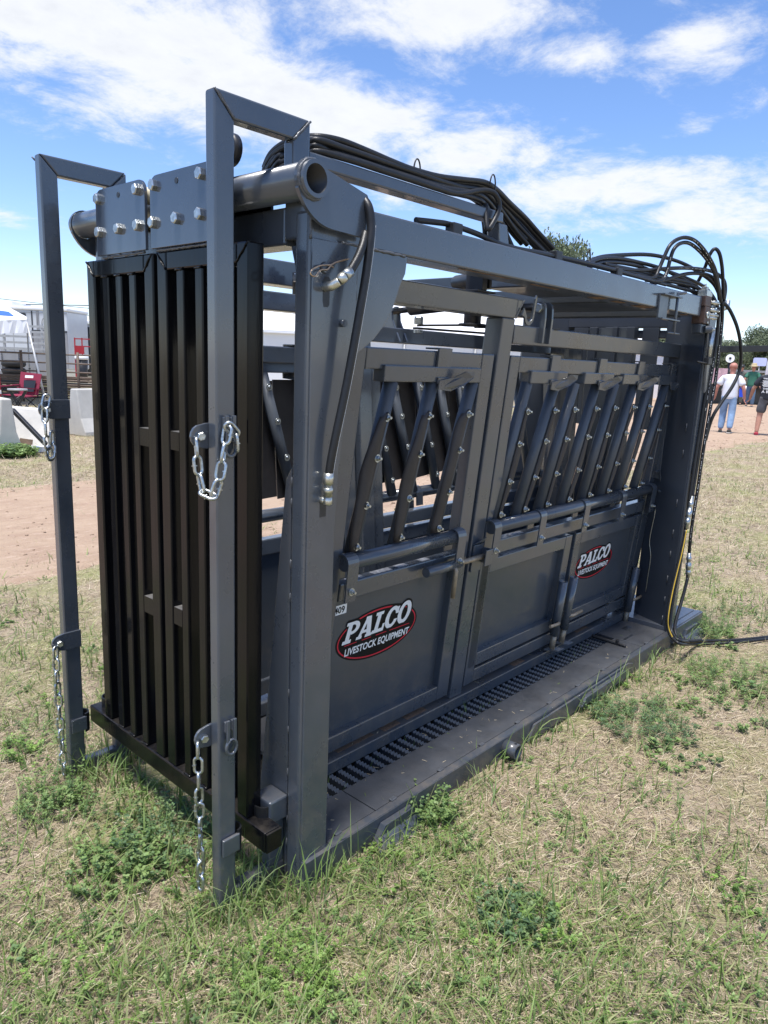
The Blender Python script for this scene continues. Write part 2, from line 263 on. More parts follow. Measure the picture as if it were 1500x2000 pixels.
M_belt = mat('brown_black_belting', (0.036, 0.030, 0.028), .58, var=.22, nscale=12, bump=.25, bscale=140)
M_weld = mat('weld_bead_metal', (0.085, 0.09, 0.10), .35, var=.35, nscale=120, bump=.6, bscale=400)
M_bare = mat('bare_rust_spot', (0.20, 0.125, 0.08), .75, var=.4, nscale=80)
M_scuff = mat('pale_scuff', (0.36, 0.36, 0.37), .5, var=.5, nscale=60)
M_zinc = mat('bright_zinc', (0.46, 0.49, 0.50), .36, metal=1, var=.35, nscale=90, bump=.3, bscale=260)
M_zincd = mat('dull_zinc', (0.55, 0.55, 0.50), .35, metal=.9, var=.2, nscale=90)
M_brass = mat('copper_wire', (0.55, 0.40, 0.28), .3, metal=1, var=.2)
M_rust = mat('brown_valve_paint', (0.075, 0.045, 0.035), .55, var=.35, nscale=50, bump=.3)
M_rod = mat('dirty_pin_steel', (0.30, 0.25, 0.19), .5, metal=.5, var=.3, nscale=50)
M_yellow = mat('yellow_stripe', (0.50, 0.33, 0.03), .5, var=.15)
M_white = mat('white_print', (0.80, 0.81, 0.82), .4, var=.03)
M_dblack = mat('decal_black', (0.006, 0.006, 0.007), .6, var=.1, spec=.2)
M_red = mat('decal_red', (0.62, 0.025, 0.05), .55, var=.05, spec=.25)
M_cream = mat('cream_nylon', (0.62, 0.55, 0.38), .4, var=.05)
M_conc = mat('pale_concrete', (0.52, 0.50, 0.46), .85, var=.12, nscale=4, bump=.5, bscale=60)
M_alu = mat('pale_trailer_skin', (0.60, 0.62, 0.65), .4, var=.06, nscale=2)
M_trgrey = mat('grey_trailer_side', (0.30, 0.30, 0.31), .5, var=.1, nscale=2)
M_dark = mat('dark_opening', (0.02, 0.022, 0.026), .4, var=.1)  # near-black; laid flat, it paints the shade of holes and slots
M_galv = mat('galvanised_rail', (0.42, 0.42, 0.42), .45, metal=.3, var=.15, nscale=8)
M_rustpipe = mat('rusty_pipe', (0.13, 0.095, 0.075), .7, var=.3, nscale=9)
M_canvas = mat('white_canvas', (0.78, 0.79, 0.82), .8, var=.04, nscale=3, bump=.3, bscale=12)
M_blue = mat('blue_canvas', (0.03, 0.12, 0.55), .7, var=.1)
M_redf = mat('red_chair_fabric', (0.24, 0.018, 0.05), .75, var=.15)
M_redp = mat('red_paint', (0.38, 0.02, 0.03), .4, var=.1)
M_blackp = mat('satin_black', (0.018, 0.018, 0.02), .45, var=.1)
M_card = mat('cardboard', (0.33, 0.21, 0.13), .85, var=.1, bump=.2)
M_tyre = mat('tyre_rubber', (0.02, 0.02, 0.022), .7, var=.2, bump=.4, bscale=60)
M_roofw = mat('tent_fabric', (0.80, 0.80, 0.81), .7, var=.03, nscale=1)
M_trunk = mat('bark', (0.09, 0.07, 0.05), .9, var=.3, nscale=6)

# ------------------------------------------------------------------ builders
ORG = {}
def setp(o, label=None, cat=None, group=None, kind=None):
    if label: o['label'] = label
    if cat: o['category'] = cat
    if group: o['group'] = group
    if kind: o['kind'] = kind
    return o
def place(o, org, parent=None):
    C.objects.link(o)
    org = Vector(org); ORG[o] = org
    if parent is not None:
        o.parent = parent; o.location = org - ORG[parent]
    else:
        o.location = org
    return o
def empty(name, loc, label, cat, group=None):
    o = bpy.data.objects.new(name, None); o.empty_display_size = .2
    place(o, loc); setp(o, label, cat, group); return o

class MB:
    def __init__(s): s.v = []; s.f = []; s.mi = []; s.sm = []
    def add(s, vs, fs, mi=0, sm=False):
        k = len(s.v); s.v += [tuple(v) for v in vs]
        for f in fs: s.f.append(tuple(k + i for i in f)); s.mi.append(mi); s.sm.append(sm)
        return s
    def hexa(s, p, mi=0):   # 8 corners: bottom ring then top ring, counter-clockwise seen from above
        return s.add(p, [(3, 2, 1, 0), (4, 5, 6, 7), (0, 1, 5, 4), (1, 2, 6, 5), (2, 3, 7, 6), (3, 0, 4, 7)], mi)
    def box(s, x0, x1, y0, y1, z0, z1, mi=0):
        return s.hexa([(x0, y0, z0), (x1, y0, z0), (x1, y1, z0), (x0, y1, z0), (x0, y0, z1), (x1, y0, z1), (x1, y1, z1), (x0, y1, z1)], mi)
    def bar(s, p, q, w, h, up=(0, 0, 1), mi=0):   # rectangular bar from p to q, w across, h along up
        p = Vector(p); q = Vector(q); d = (q - p).normalized(); u = Vector(up); u = (u - d * u.dot(d)).normalized(); r = d.cross(u)
        c = []
        for e in (p, q):
            c.append([e - r * w / 2 - u * h / 2, e + r * w / 2 - u * h / 2, e + r * w / 2 + u * h / 2, e - r * w / 2 + u * h / 2])
        vs = c[0] + c[1]
        return s.add(vs, [(0, 1, 2, 3), (7, 6, 5, 4), (4, 5, 1, 0), (5, 6, 2, 1), (6, 7, 3, 2), (7, 4, 0, 3)], mi)
    def tube(s, pts, r, n=8, mi=0, caps=True, rs=None):
        pts = [Vector(p) for p in pts]; N = len(pts); vs = []; up = None
        for i, p in enumerate(pts):
            d = (pts[min(i + 1, N - 1)] - pts[max(i - 1, 0)]).normalized()
            if up is None:
                up = Vector((0, 0, 1)) if abs(d.z) < .9 else Vector((1, 0, 0))
            up = (up - d * up.dot(d)).normalized(); w = d.cross(up)
            rr = rs[i] if rs else r
            for k in range(n):
                a = 2 * math.pi * k / n
                vs.append(p + (up * math.cos(a) + w * math.sin(a)) * rr)
        fs = [(i * n + k, i * n + (k + 1) % n, (i + 1) * n + (k + 1) % n, (i + 1) * n + k) for i in range(N - 1) for k in range(n)]
        s.add(vs, fs, mi, True)
        if caps:
            b = len(s.v) - len(vs)
            s.f.append(tuple(b + k for k in range(n))[::-1]); s.mi.append(mi); s.sm.append(False)
            s.f.append(tuple(b + (N - 1) * n + k for k in range(n))); s.mi.append(mi); s.sm.append(False)
        return s
    def cyl(s, p, q, r, n=20, mi=0): return s.tube([p, q], r, n, mi)
    def pipe(s, p, q, ro, ri, n=24, mi=0, mi_in=None):   # hollow tube with open ends
        p = Vector(p); q = Vector(q); d = (q - p).normalized(); up = Vector((0, 0, 1)) if abs(d.z) < .9 else Vector((1, 0, 0))
        up = (up - d * up.dot(d)).normalized(); w = d.cross(up); vs = []
        for e, r in ((p, ro), (q, ro), (q, ri), (p, ri)):
            for k in range(n):
                a = 2 * math.pi * k / n; vs.append(e + (up * math.cos(a) + w * math.sin(a)) * r)
        fs = []
        for j in range(4):
            for k in range(n):
                fs.append((j * n + k, j * n + (k + 1) % n, ((j + 1) % 4) * n + (k + 1) % n, ((j + 1) % 4) * n + k))
        k0 = len(s.f); s.add(vs, fs, mi, True)
        for j in (1, 3):
            for k in range(n): s.sm[k0 + j * n + k] = False
        if mi_in is not None:
            for k in range(n): s.mi[k0 + 2 * n + k] = mi_in
        return s
    def prism(s, poly, ext, mi=0):   # polygon extruded along ext
        e = Vector(ext); a = [Vector(p) for p in poly]; n = len(a)
        nrm = Vector((0, 0, 0))
        for i in range(n): nrm += a[i].cross(a[(i + 1) % n])
        if nrm.dot(e) > 0: a = a[::-1]
        vs = a + [p + e for p in a]
        fs = [tuple(range(n)), tuple(range(2 * n - 1, n - 1, -1))] + [((i + 1) % n, i, n + i, n + (i + 1) % n) for i in range(n)]
        return s.add(vs, fs, mi)
    def ell(s, c, r, nu=12, nv=8, mi=0):
        vs = []; fs = []
        for j in range(nv + 1):
            t = math.pi * j / nv
            for i in range(nu):
                a = 2 * math.pi * i / nu
                vs.append((c[0] + r[0] * math.sin(t) * math.cos(a), c[1] + r[1] * math.sin(t) * math.sin(a), c[2] + r[2] * math.cos(t)))
        for j in range(nv):
            for i in range(nu): fs.append((j * nu + i, (j + 1) * nu + i, (j + 1) * nu + (i + 1) % nu, j * nu + (i + 1) % nu))
        return s.add(vs, fs, mi, True)
    def build(s, name, mats, parent=None, bevel=0.0, org=None, seg=2):
        if not isinstance(mats, (list, tuple)): mats = [mats]
        a = np.array(s.v, dtype=float)
        if org is None:
            org = (a.min(0) + a.max(0)) / 2
            if parent is None: org[2] = a[:, 2].min()
        me = bpy.data.meshes.new(name)
        me.from_pydata([tuple(r) for r in (a - np.array(org))], [], s.f)
        for mm in mats: me.materials.append(mm)
        me.polygons.foreach_set('material_index', s.mi)
        me.polygons.foreach_set('use_smooth', s.sm)
        me.update()
        o = bpy.data.objects.new(name, me)
        place(o, tuple(org), parent)
        if bevel > 0:
            bv = o.modifiers.new('edge', 'BEVEL'); bv.width = bevel; bv.segments = seg; bv.limit_method = 'ANGLE'; bv.angle_limit = math.radians(40)
            bv.use_clamp_overlap = True
        return o
def smoothpath(pts, sub=5):
    P = [Vector(p) for p in pts]; out = []
    for i in range(len(P) - 1):
        p0 = P[max(i - 1, 0)]; p1 = P[i]; p2 = P[i + 1]; p3 = P[min(i + 2, len(P) - 1)]
        for k in range(sub):
            t = k / sub
            out.append(.5 * ((2 * p1) + (p2 - p0) * t + (2 * p0 - 5 * p1 + 4 * p2 - p3) * t * t + (3 * p1 - p0 - 3 * p2 + p3) * t ** 3))
    out.append(P[-1]); return out
_shared = {}
def inst(key, make, name, mats, pos, axis, parent, roll=0.0):
    """copy of a small shared mesh (built round its own Z axis) set at pos, pointing along axis"""
    if key not in _shared:
        b = make(); me = bpy.data.meshes.new(name); me.from_pydata(b.v, [], b.f)
        for mm in (mats if isinstance(mats, (list, tuple)) else [mats]): me.materials.append(mm)
        me.polygons.foreach_set('material_index', b.mi); me.polygons.foreach_set('use_smooth', b.sm); me.update()
        _shared[key] = me
    o = bpy.data.objects.new(name, _shared[key])
    place(o, pos, parent)
    q = Vector(axis).normalized().to_track_quat('Z', 'Y')
    o.rotation_mode = 'QUATERNION'; o.rotation_quaternion = q @ Quaternion((0, 0, 1), roll)
    return o
def hexbolt_mb(r, h, washer=True):
    b = MB(); vs = []
    for z, k in ((0, 1), (h * .82, 1), (h, .82)):
        for i in range(6):
            a = i * math.pi / 3; vs.append((r * k * math.cos(a), r * k * math.sin(a), z))
    fs = [(j * 6 + i, j * 6 + (i + 1) % 6, (j + 1) * 6 + (i + 1) % 6, (j + 1) * 6 + i) for j in range(2) for i in range(6)] + [tuple(range(12, 18))]
    b.add(vs, fs)
    return b
def bolt(pos, axis, parent, r=.014, h=.012, m=None):
    return inst(('bolt', r, h), lambda: hexbolt_mb(r, h), 'bolt', m or M_zinc, pos, axis, parent, random.random())
def nut_mb():
    b = MB(); b.cyl((0, 0, 0), (0, 0, .0025), .014, 14); b.v += []; k = hexbolt_mb(.0095, .009); b.add([(x, y, z + .0025) for x, y, z in k.v], k.f)
    b.cyl((0, 0, .011), (0, 0, .020), .005, 8); return b
def nut(pos, axis, parent): return inst('nut', nut_mb, 'nut', M_zinc, pos, axis, parent, random.random() * 6)
def washer_mb():
    b = MB(); b.cyl((0, 0, 0), (0, 0, .003), .015, 16); b.ell((0, 0, .003), (.008, .008, .005), 10, 6); return b
def washer(pos, axis, parent): return inst('washer', washer_mb, 'washer_bolt', M_zinc, pos, axis, parent)
def link_mb(L=.056, W=.031, r=.0044):
    pts = []; a = (L - W) / 2; R = W / 2 - r
    for k in range(9):
        t = -math.pi / 2 + math.pi * k / 8; pts.append((R * math.sin(t) * 1.0, 0, a + R * math.cos(t)))
    for k in range(9):
        t = -math.pi / 2 + math.pi * k / 8; pts.append((-R * math.sin(t), 0, -a - R * math.cos(t)))
    pts.append(pts[0])
    b = MB(); N = len(pts) - 1; vs = []; n = 8
    for i in range(N):
        p = Vector(pts[i]); d = (Vector(pts[(i + 1) % N]) - Vector(pts[i - 1])).normalized(); u = Vector((0, 1, 0)); w = d.cross(u)
        for k in range(n):
            t = 2 * math.pi * k / n; vs.append(p + (u * math.cos(t) + w * math.sin(t)) * r)
    b.add(vs, [(i * n + k, i * n + (k + 1) % n, ((i + 1) % N) * n + (k + 1) % n, ((i + 1) % N) * n + k) for i in range(N) for k in range(n)], 0, True)
    b.box(-W / 2 - .0006, -W / 2 + 2 * r + .0006, -r - .0006, r + .0006, -.0012, .0012)
    return b
def gz(x, y):   # the lawn rises gently to the right of the picture
    x = np.asarray(x, float); y = np.asarray(y, float)
    return .30 * np.clip((x - 6.) / 28., 0, 1)
def gzf(x, y): return float(gz(x, y))
def weld(parent, segs, r=.0045, name='weld_bead'):
    b = MB()
    for p, q in segs:
        p = Vector(p); q = Vector(q); n = max(3, int((q - p).length / .011))
        pts = [p.lerp(q, i / n) + Vector((random.uniform(-1, 1), random.uniform(-1, 1), random.uniform(-1, 1))) * .0012 for i in range(n + 1)]
        b.tube(pts, r, 6, rs=[r * random.uniform(.7, 1.25) for _ in pts])
    o = b.build(name, M_weld, parent); o['kind'] = 'stuff'; return o

# text helpers ------------------------------------------------------
def text_geo(txt, size, shear=0.0, off=0.0):
    cu = bpy.data.curves.new('t', 'FONT'); cu.body = txt; cu.size = size; cu.shear = shear; cu.offset = off; cu.align_x = 'CENTER'; cu.resolution_u = 3
    ob = bpy.data.objects.new('t', cu); C.objects.link(ob)
    dg = bpy.context.evaluated_depsgraph_get()
    me = bpy.data.meshes.new_from_object(ob.evaluated_get(dg))
    v = [tuple(p.co) for p in me.vertices]; f = [tuple(p.vertices) for p in me.polygons]
    bpy.data.objects.remove(ob); bpy.data.curves.remove(cu); bpy.data.meshes.remove(me)
    return v, f
def raster_quads(fn, w, h, nx, ny):   # an area given by fn(X, Y) turned into row strips
    xs = (np.arange(nx) + .5) / nx * w; ys = (np.arange(ny) + .5) / ny * h
    X, Y = np.meshgrid(xs, ys); Mk = fn(X, Y); v = []; f = []
    for j in range(ny):
        row = np.concatenate([[0], Mk[j].astype(int), [0]]); d = np.diff(row)
        for a, e in zip(np.where(d == 1)[0], np.where(d == -1)[0]):
            k = len(v); x0 = a / nx * w; x1 = e / nx * w; y0 = j / ny * h; y1 = (j + 1) / ny * h
            v += [(x0, y0), (x1, y0), (x1, y1), (x0, y1)]; f.append((k, k + 1, k + 2, k + 3))
    return v, f
def rect(X, Y, a, b, c, d): return (X >= a) & (X <= b) & (Y >= c) & (Y <= d)
def elp(X, Y, cx, cy, rx, ry): return ((X - cx) / rx) ** 2 + ((Y - cy) / ry) ** 2 <= 1
def gP(X, Y): return rect(X, Y, .14, .40, 0, 1) | rect(X, Y, 0, .56, 0, .16) | rect(X, Y, 0, .3, .85, 1) | ((elp(X, Y, .50, .70, .42, .30) & ~elp(X, Y, .47, .70, .20, .15)) & (X > .36))
def gA(X, Y):
    l = (np.abs(X - (.16 + .36 * Y)) < .105); r = (np.abs(X - (.86 - .30 * Y)) < .15)
    return ((l | r) & (Y < 1)) | rect(X, Y, .25, .75, .24, .38) | rect(X, Y, 0, .38, 0, .14) | rect(X, Y, .60, 1.06, 0, .14) | rect(X, Y, .36, .70, .86, 1)
def gL(X, Y): return rect(X, Y, .14, .40, 0, 1) | rect(X, Y, 0, .82, 0, .16) | rect(X, Y, 0, .54, .85, 1) | rect(X, Y, .68, .84, 0, .36)
def gC(X, Y): return (elp(X, Y, .48, .5, .47, .52) & ~elp(X, Y, .50, .5, .21, .34) & ~rect(X, Y, .56, 1, .36, .64)) | rect(X, Y, .76, .90, .62, .96)
def gO(X, Y): return elp(X, Y, .50, .5, .49, .53) & ~elp(X, Y, .50, .5, .21, .34)

# ================================================================== the cattle chute
YC2 = 4.11                                   # near and far sides mirror about y = 2.055
def MY(y, s): return y if s > 0 else YC2 - y
def PP(x, z, o, s=1): return (x, MY(1.757 - .085 * (z - .15) + o, s), z)
def pbox(b, s, x0, x1, z0, z1, o0, o1, mi=0):
    c = [PP(x0, z0, o0, s), PP(x1, z0, o0, s), PP(x1, z0, o1, s), PP(x0, z0, o1, s), PP(x0, z1, o0, s), PP(x1, z1, o0, s), PP(x1, z1, o1, s), PP(x0, z1, o1, s)]
    if s < 0: c = [c[3], c[2], c[1], c[0], c[7], c[6], c[5], c[4]]
    return b.hexa(c, mi)
def ybox(b, s, x0, x1, y0, y1, z0, z1, mi=0):
    a, c = sorted((MY(y0, s), MY(y1, s))); return b.box(x0, x1, a, c, z0, z1, mi)
def yprism(b, s, xz, y0, y1, mi=0):
    return b.prism([(x, MY(y0, s), z) for x, z in xz], (0, MY(y1, s) - MY(y0, s), 0), mi)

chute = empty('cattle_chute', (2.9, 2.055, 0), 'large charcoal grey steel livestock squeeze chute with hoses on top, standing on the grass', 'livestock chute')

# ---- base ----
b = MB(); b.box(1.30, 4.19, 1.448, 1.483, -.05, .086); b.box(1.42, 4.19, 1.450, 1.481, .0862, .0885)
b.box(1.30, 4.66, 2.627, 2.662, -.05, .086)
skid = b.build('skid_rail', M_grey2, chute, .004)
b = MB()
for x in np.arange(1.46, 4.15, .27): b.box(x, x + .028, 1.476, 1.493, .0885, .0925)
b.build('stitch_weld', M_weld, chute, .002)['kind'] = 'stuff'
b = MB(); b.box(1.405, 1.655, 1.487, 1.649, .070, .084); b.box(1.659, 3.845, 1.487, 1.649, .070, .0845); b.box(3.849, 4.26, 1.487, 1.80, .070, .0845)
b.build('floor_plate', M_floor, chute, .002)
b = MB(); b.box(1.405, 4.26, 1.55, 2.55, .005, .03); b.build('void_shade_plate', M_void, chute)  # added dark plate; its colour stands for the shade below the grating
b = MB(); b.box(1.62, 3.84, 1.79, 2.32, .06, .08); b.build('alley_floor', M_floor, chute, .002)
b = MB(); b.box(3.87, 3.985, 1.594, 1.606, .0846, .0852); b.box(4.03, 4.11, 1.66, 1.69, .0846, .0852); b.build('floor_slot_shade', M_dark, chute)  # thin dark sheets on the floor paint the shade of slots
# serrated grating bars, each one lifted separately
def grate_mb():
    b = MB(); prof = []; n = 7; y0, y1 = -.056, .056
    prof.append((y0, -.022))
    prof.append((y1, -.022))
    for k in range(n):
        ya = y1 - (y1 - y0) * k / n; yb = y1 - (y1 - y0) * (k + 1) / n
        prof += [(ya - .001, .006), ((ya + yb) / 2, .013), (yb + .001, .006)]
    b.prism([(-.0105, y, z) for y, z in prof], (.021, 0, 0)); return b
gm = grate_mb()
for i in range(46):
    inst('grate', lambda: gm, 'grate_bar', M_grate, (1.60 + i * .0482, 1.706, .069), (0, 0, 1), chute)
for o in bpy.data.objects:
    if o.name.startswith('grate_bar'): o.rotation_quaternion = Quaternion((1, 0, 0, 0))
b = MB(); b.box(1.59, 3.83, 1.650, 1.656, .040, .078); b.build('grate_edge', M_grate, chute)
b = MB(); b.box(4.195, 4.665, 1.435, 2.662, .02, .112); b.box(4.20, 4.66, 1.444, 1.475, .1122, .1165); fd = b.build('front_deck', M_deck, chute, .005)
b = MB(); b.box(4.30, 4.64, 1.483, 1.490, .1122, .1128); b.box(4.33, 4.345, 1.58, 1.66, .1122, .128); b.build('deck_slot_shade', M_dark, chute)  # dark strip laid on the deck paints a slot's shade
for xs, zb in (((1.58, 1.64, 1.79, 1.82), -.02), ((4.32, 4.38, 4.56, 4.60), -.02)):
    b = MB(); b.prism([(xs[0], 1.447, zb), (xs[3], 1.447, zb), (xs[2], 1.447, .066), (xs[1], 1.447, .066)], (0, -.024, 0)); b.prism([(xs[0] + .02, 1.4225, .03), (xs[3] - .01, 1.4225, .03), (xs[3] + .02, 1.355, -.03), (xs[0] - .02, 1.355, -.03)], (0, .003, .006))
    b.build('lift_pocket', M_grey2, chute, .004)
b = MB(); yprism(b, 1, [(2.58, .0), (2.62, .072), (3.58, .078), (3.64, .06), (3.66, .0)], 1.447, 1.437); yprism(b, 1, [(3.02, .02), (3.06, .062), (3.5, .066), (3.54, .02)], 1.437, 1.415)
b.build('rub_plate', M_grey2, chute, .003)
b = MB(); b.pipe((2.41, 1.449, .045), (2.41, 1.385, .045), .032, .026); b.cyl((2.41, 1.40, .072), (2.41, 1.40, .0785), .006, 10, 1)
b.build('transport_socket', [M_grey2, M_dark], chute)

# ---- corner posts, beams, towers ----
def disc_outline():
    pts = []
    for k in range(13):
        a = math.radians(205 - k * (205 - 42) / 12); pts.append((1.274 + .052 * math.cos(a), 2.032 + .052 * math.sin(a)))
    pts += [(1.466, 2.032), (1.484, 2.004), (1.484, 1.922)]
    for k in range(9):
        t = k / 8; p = (1 - t) ** 2 * np.array((1.36, 1.926)) + 2 * t * (1 - t) * np.array((1.265, 1.925)) + t * t * np.array((1.2265, 2.005)); pts.append(tuple(p))
    return pts
for s in (1, -1):
    b = MB(); ybox(b, s, 1.295, 1.400, 1.471, 1.532, -.04, 1.975); post = b.build('rear_post', M_grey, chute, .012, seg=3)
    b = MB(); yprism(b, s, [(1.299, -.03), (1.402, -.03), (1.402, 1.10), (1.412, 1.30), (1.462, 1.64), (1.462, 1.903), (1.299, 1.903)], 1.4705, 1.4625); b.build('post_side_plate', M_grey, chute, .002)
    b = MB(); yprism(b, s, [(1.464, 1.612), (1.50, 1.632), (1.545, 1.662), (1.585, 1.702), (1.615, 1.745), (1.636, 1.79), (1.645, 1.815), (1.668, 1.855), (1.674, 1.903), (1.464, 1.903)], 1.478, 1.468)
    b.build('quarter_gusset', M_grey, chute, .002)
    b = MB(); b.prism([(1.303, MY(1.538, s), .0), (1.303, MY(1.690, s), .0), (1.303, MY(1.682, s), .16), (1.303, MY(1.563, s), 1.26), (1.303, MY(1.538, s), 1.30)], (.008, 0, 0)); b.build('rear_gusset', M_grey, chute, .002)
    b = MB(); b.box(1.309, 1.312, *sorted((MY(1.53, s), MY(1.541, s))), .0, 1.35)
    b.build('gusset_slit_shade', M_dark, chute)  # dark strip behind the gap, painting the shade inside it
    for z in (.12, .20, .36, .50, .62, .92, 1.02, 1.2, 1.26):
        if s > 0: inst('tack', lambda: MB().ell((0, 0, 0), (.004, .004, .014), 8, 6), 'weld_tack', M_weld, (1.301, 1.5345, z), (0, 0, 1), chute)
    b = MB(); ol = disc_outline(); i0 = max(range(len(ol)), key=lambda i: ol[i][1])
    ol = ol[i0:] + ol[:i0 + 1]; hl = [(1.272 + .0450 * math.cos(t), 2.033 + .0450 * math.sin(t)) for t in np.linspace(math.pi / 2, math.pi / 2 + 2 * math.pi, 33)]
    no, nh = len(ol), len(hl); ar = sum(ol[i][0] * ol[(i + 1) % no][1] - ol[(i + 1) % no][0] * ol[i][1] for i in range(no))
    if ar > 0: hl = hl[::-1]
    loop = ol + hl; yA, yB = MY(1.4495, s), MY(1.4375, s)
    b.add([(x, yA, z) for x, z in loop] + [(x, yB, z) for x, z in loop], [tuple(range(no + nh)), tuple(range(2 * (no + nh) - 1, no + nh - 1, -1))] + [(i, i + 1, no + nh + i + 1, no + nh + i) for i in range(no - 1)] + [(no + i, no + i + 1, 2 * no + nh + i + 1, 2 * no + nh + i) for i in range(nh - 1)])
    b.build('pivot_plate', M_grey, chute)
    b = MB(); ybox(b, s, 1.297, 4.07, 1.4715, 1.575, 1.904, 2.006); bm_ = b.build('top_beam', M_grey, chute, .006)
b = MB()
for x0, x1, y0, y1 in ((2.42, 2.62, 1.50, 1.512), (2.93, 3.02, 1.49, 1.54), (3.12, 3.22, 1.50, 1.53), (3.36, 3.5, 1.48, 1.54), (1.95, 2.25, 1.485, 1.492), (3.9, 3.95, 1.49, 1.52)): b.box(x0, x1, y0, y1, 1.9025, 1.9036)
b.build('bare_spot', M_bare, chute)['kind'] = 'stuff'
b = MB(); b.pipe((1.272, 1.422, 2.033), (1.272, 2.69, 2.033), .0445, .0345, 32, 0, 1); b.build('gate_track_pipe', [M_grey, M_blackp], chute)  # inner faces painted black: the bore's shade is put into the colour
b = MB(); b.tube([(1.272 + .046 * math.cos(a), 1.4365, 2.033 + .046 * math.sin(a)) for a in np.linspace(0, 2 * math.pi, 40)], .005, 6, rs=[random.uniform(.003, .007) for _ in range(40)]); b.build('weld_bead', M_weld, chute)
b = MB(); b.box(1.300, 1.385, 1.576, 2.534, 1.893, 1.988); b.build('rear_cross_beam', M_grey, chute, .006)
b = MB(); b.box(1.31, 1.37, 1.535, 1.62, 1.905, 1.985); b.box(1.31, 1.37, 2.49, 2.575, 1.905, 1.985); b.build('beam_filler', M_grey, chute, .004)
b = MB(); b.prism([(1.31, 1.533, 1.89), (1.31, 1.533, 1.80), (1.31, 1.562, 1.89)], (.07, 0, 0)); b.build('corner_brace', M_grey, chute, .002)
# hairpin clip, pin, dark patches for holes
b = MB(); b.cyl((1.341, 1.463, 1.8335), (1.341, 1.4618, 1.8335), .0155, 24)
yprism(b, 1, [(1.337, 1.766), (1.337, 1.79), (1.3345, 1.80), (1.342, 1.812), (1.358, 1.812), (1.364, 1.80), (1.3605, 1.79), (1.3605, 1.742), (1.355, 1.735), (1.341, 1.735), (1.337, 1.75)], 1.463, 1.4618)
ybox(b, 1, 1.343, 1.366, 1.463, 1.4618, 1.165, 1.225); b.build('plate_hole_shade', M_dark, chute)  # dark patches set just proud of the plate paint the holes' shade
b = MB(); b.cyl((1.341, 1.475, 1.8335), (1.341, 1.456, 1.8335), .013, 18); b.cyl((1.409, 1.463, 1.697), (1.409, 1.45, 1.697), .010, 12); b.build('pivot_pin', M_grey2, chute)
b = MB(); b.tube(smoothpath([(p[0], 1.452, p[2]) for p in PT['clip']], 4), .0022, 8); b.build('hairpin_clip', M_brass, chute)

# front towers
for s in (1, -1):
    b = MB(); b.prism([(4.184, MY(1.474, s), .05), (4.262, MY(1.474, s), .05), (4.36, MY(1.76, s), .05), (4.297, MY(1.735, s), .05)], (0, 0, 1.93)); b.build('front_tower', M_shaded, chute, .005)
    b = MB(); b.prism([(4.19, MY(1.4735, s), .086), (4.252, MY(1.4735, s), .086), (4.262, MY(1.4735, s), 1.99), (4.192, MY(1.4735, s), 1.99)], (0, MY(1.462, s) - MY(1.4735, s), 0)); b.build('tower_edge', M_grey, chute, .002)  # lit side face in the lighter paint, over the darkened tower body
b = MB(); random.seed(3)
for z in (.15, .27, .40, .55, .68, .86, 1.15, 1.3):
    t = .28; p = Vector((4.184, 1.474, z)).lerp(Vector((4.297, 1.735, z)), .17); b.tube([p + Vector((-.003, 0, -.02)), p + Vector((-.003, 0, .025))], .003, 6)
b.build('tower_weld', M_weld, chute)['kind'] = 'stuff'
for xa, xb_, za in ((4.00, 4.08, 1.90), (3.30, 3.38, 1.915), (2.70, 2.76, 1.93)): b = MB(); b.box(xa, xb_, 1.576, 2.534, za, 1.985); b.build('top_cross_beam', M_grey2, chute, .005)
b = MB(); b.box(2.80, 3.29, 1.60, 2.0, 1.945, 1.957); b.build('top_plate', M_grey2, chute, .002); b = MB(); b.box(3.40, 3.99, 1.60, 2.50, 1.93, 1.942); b.build('top_plate', M_grey2, chute, .002)
b = MB(); b.box(4.30, 4.38, 1.62, 2.49, 1.86, 1.99); b.box(4.31, 4.37, 1.62, 2.49, 1.80, 1.845); b.build('head_gate_header', M_shaded, chute, .005)

# ---- head gate leaves, seen through the slats ----
for s in (1, -1):
    y0 = 2.05 if s > 0 else 2.06
    xx = 4.262 if s > 0 else 4.300
    a = 1.90; bb = 2.10
    b = MB()
    pts = [(MY(a, s), .12), (MY(bb, s), .12), (MY(bb, s), .55), (MY(bb - .03, s), .78), (MY(bb - .05, s), 1.0), (MY(bb - .03, s), 1.25), (MY(bb, s), 1.42), (MY(bb, s), 1.86), (MY(a, s), 1.86)]
    b.prism([(xx, y, z) for y, z in pts], (.02, 0, 0)); hg = b.build('head_gate_leaf', M_grey2, chute, .002)
    b = MB(); b.box(xx - .03, xx + .03, *sorted((MY(bb - .09, s), MY(bb - .06, s))), .12, 1.86); b.box(xx - .03, xx + .03, *sorted((MY(a, s), MY(a + .05, s))), .12, 1.86); b.build('leaf_stile', M_shaded, hg, .003)
    for za, zb in ((1.26, 1.86), (.1, .86)): b = MB(); b.box(4.30, 4.32, *sorted((MY(1.78, s), MY(1.88, s))), za, zb); b.build('head_gate_filler', M_shaded, chute, .002)
b = MB()
vs = []; n = 10
for k in range(n + 1):
    a = math.pi * (.15 + .75 * k / n); vs.append((4.10 - .10 * math.sin(a), 2.24 - .12 * math.cos(a)))
poly = [(x, y, .15) for x, y in vs] + [(x + .008, y, .15) for x, y in vs[::-1]]
b.prism(poly, (0, 0, 1.62)); b.build('curved_shield', M_grey, chute)

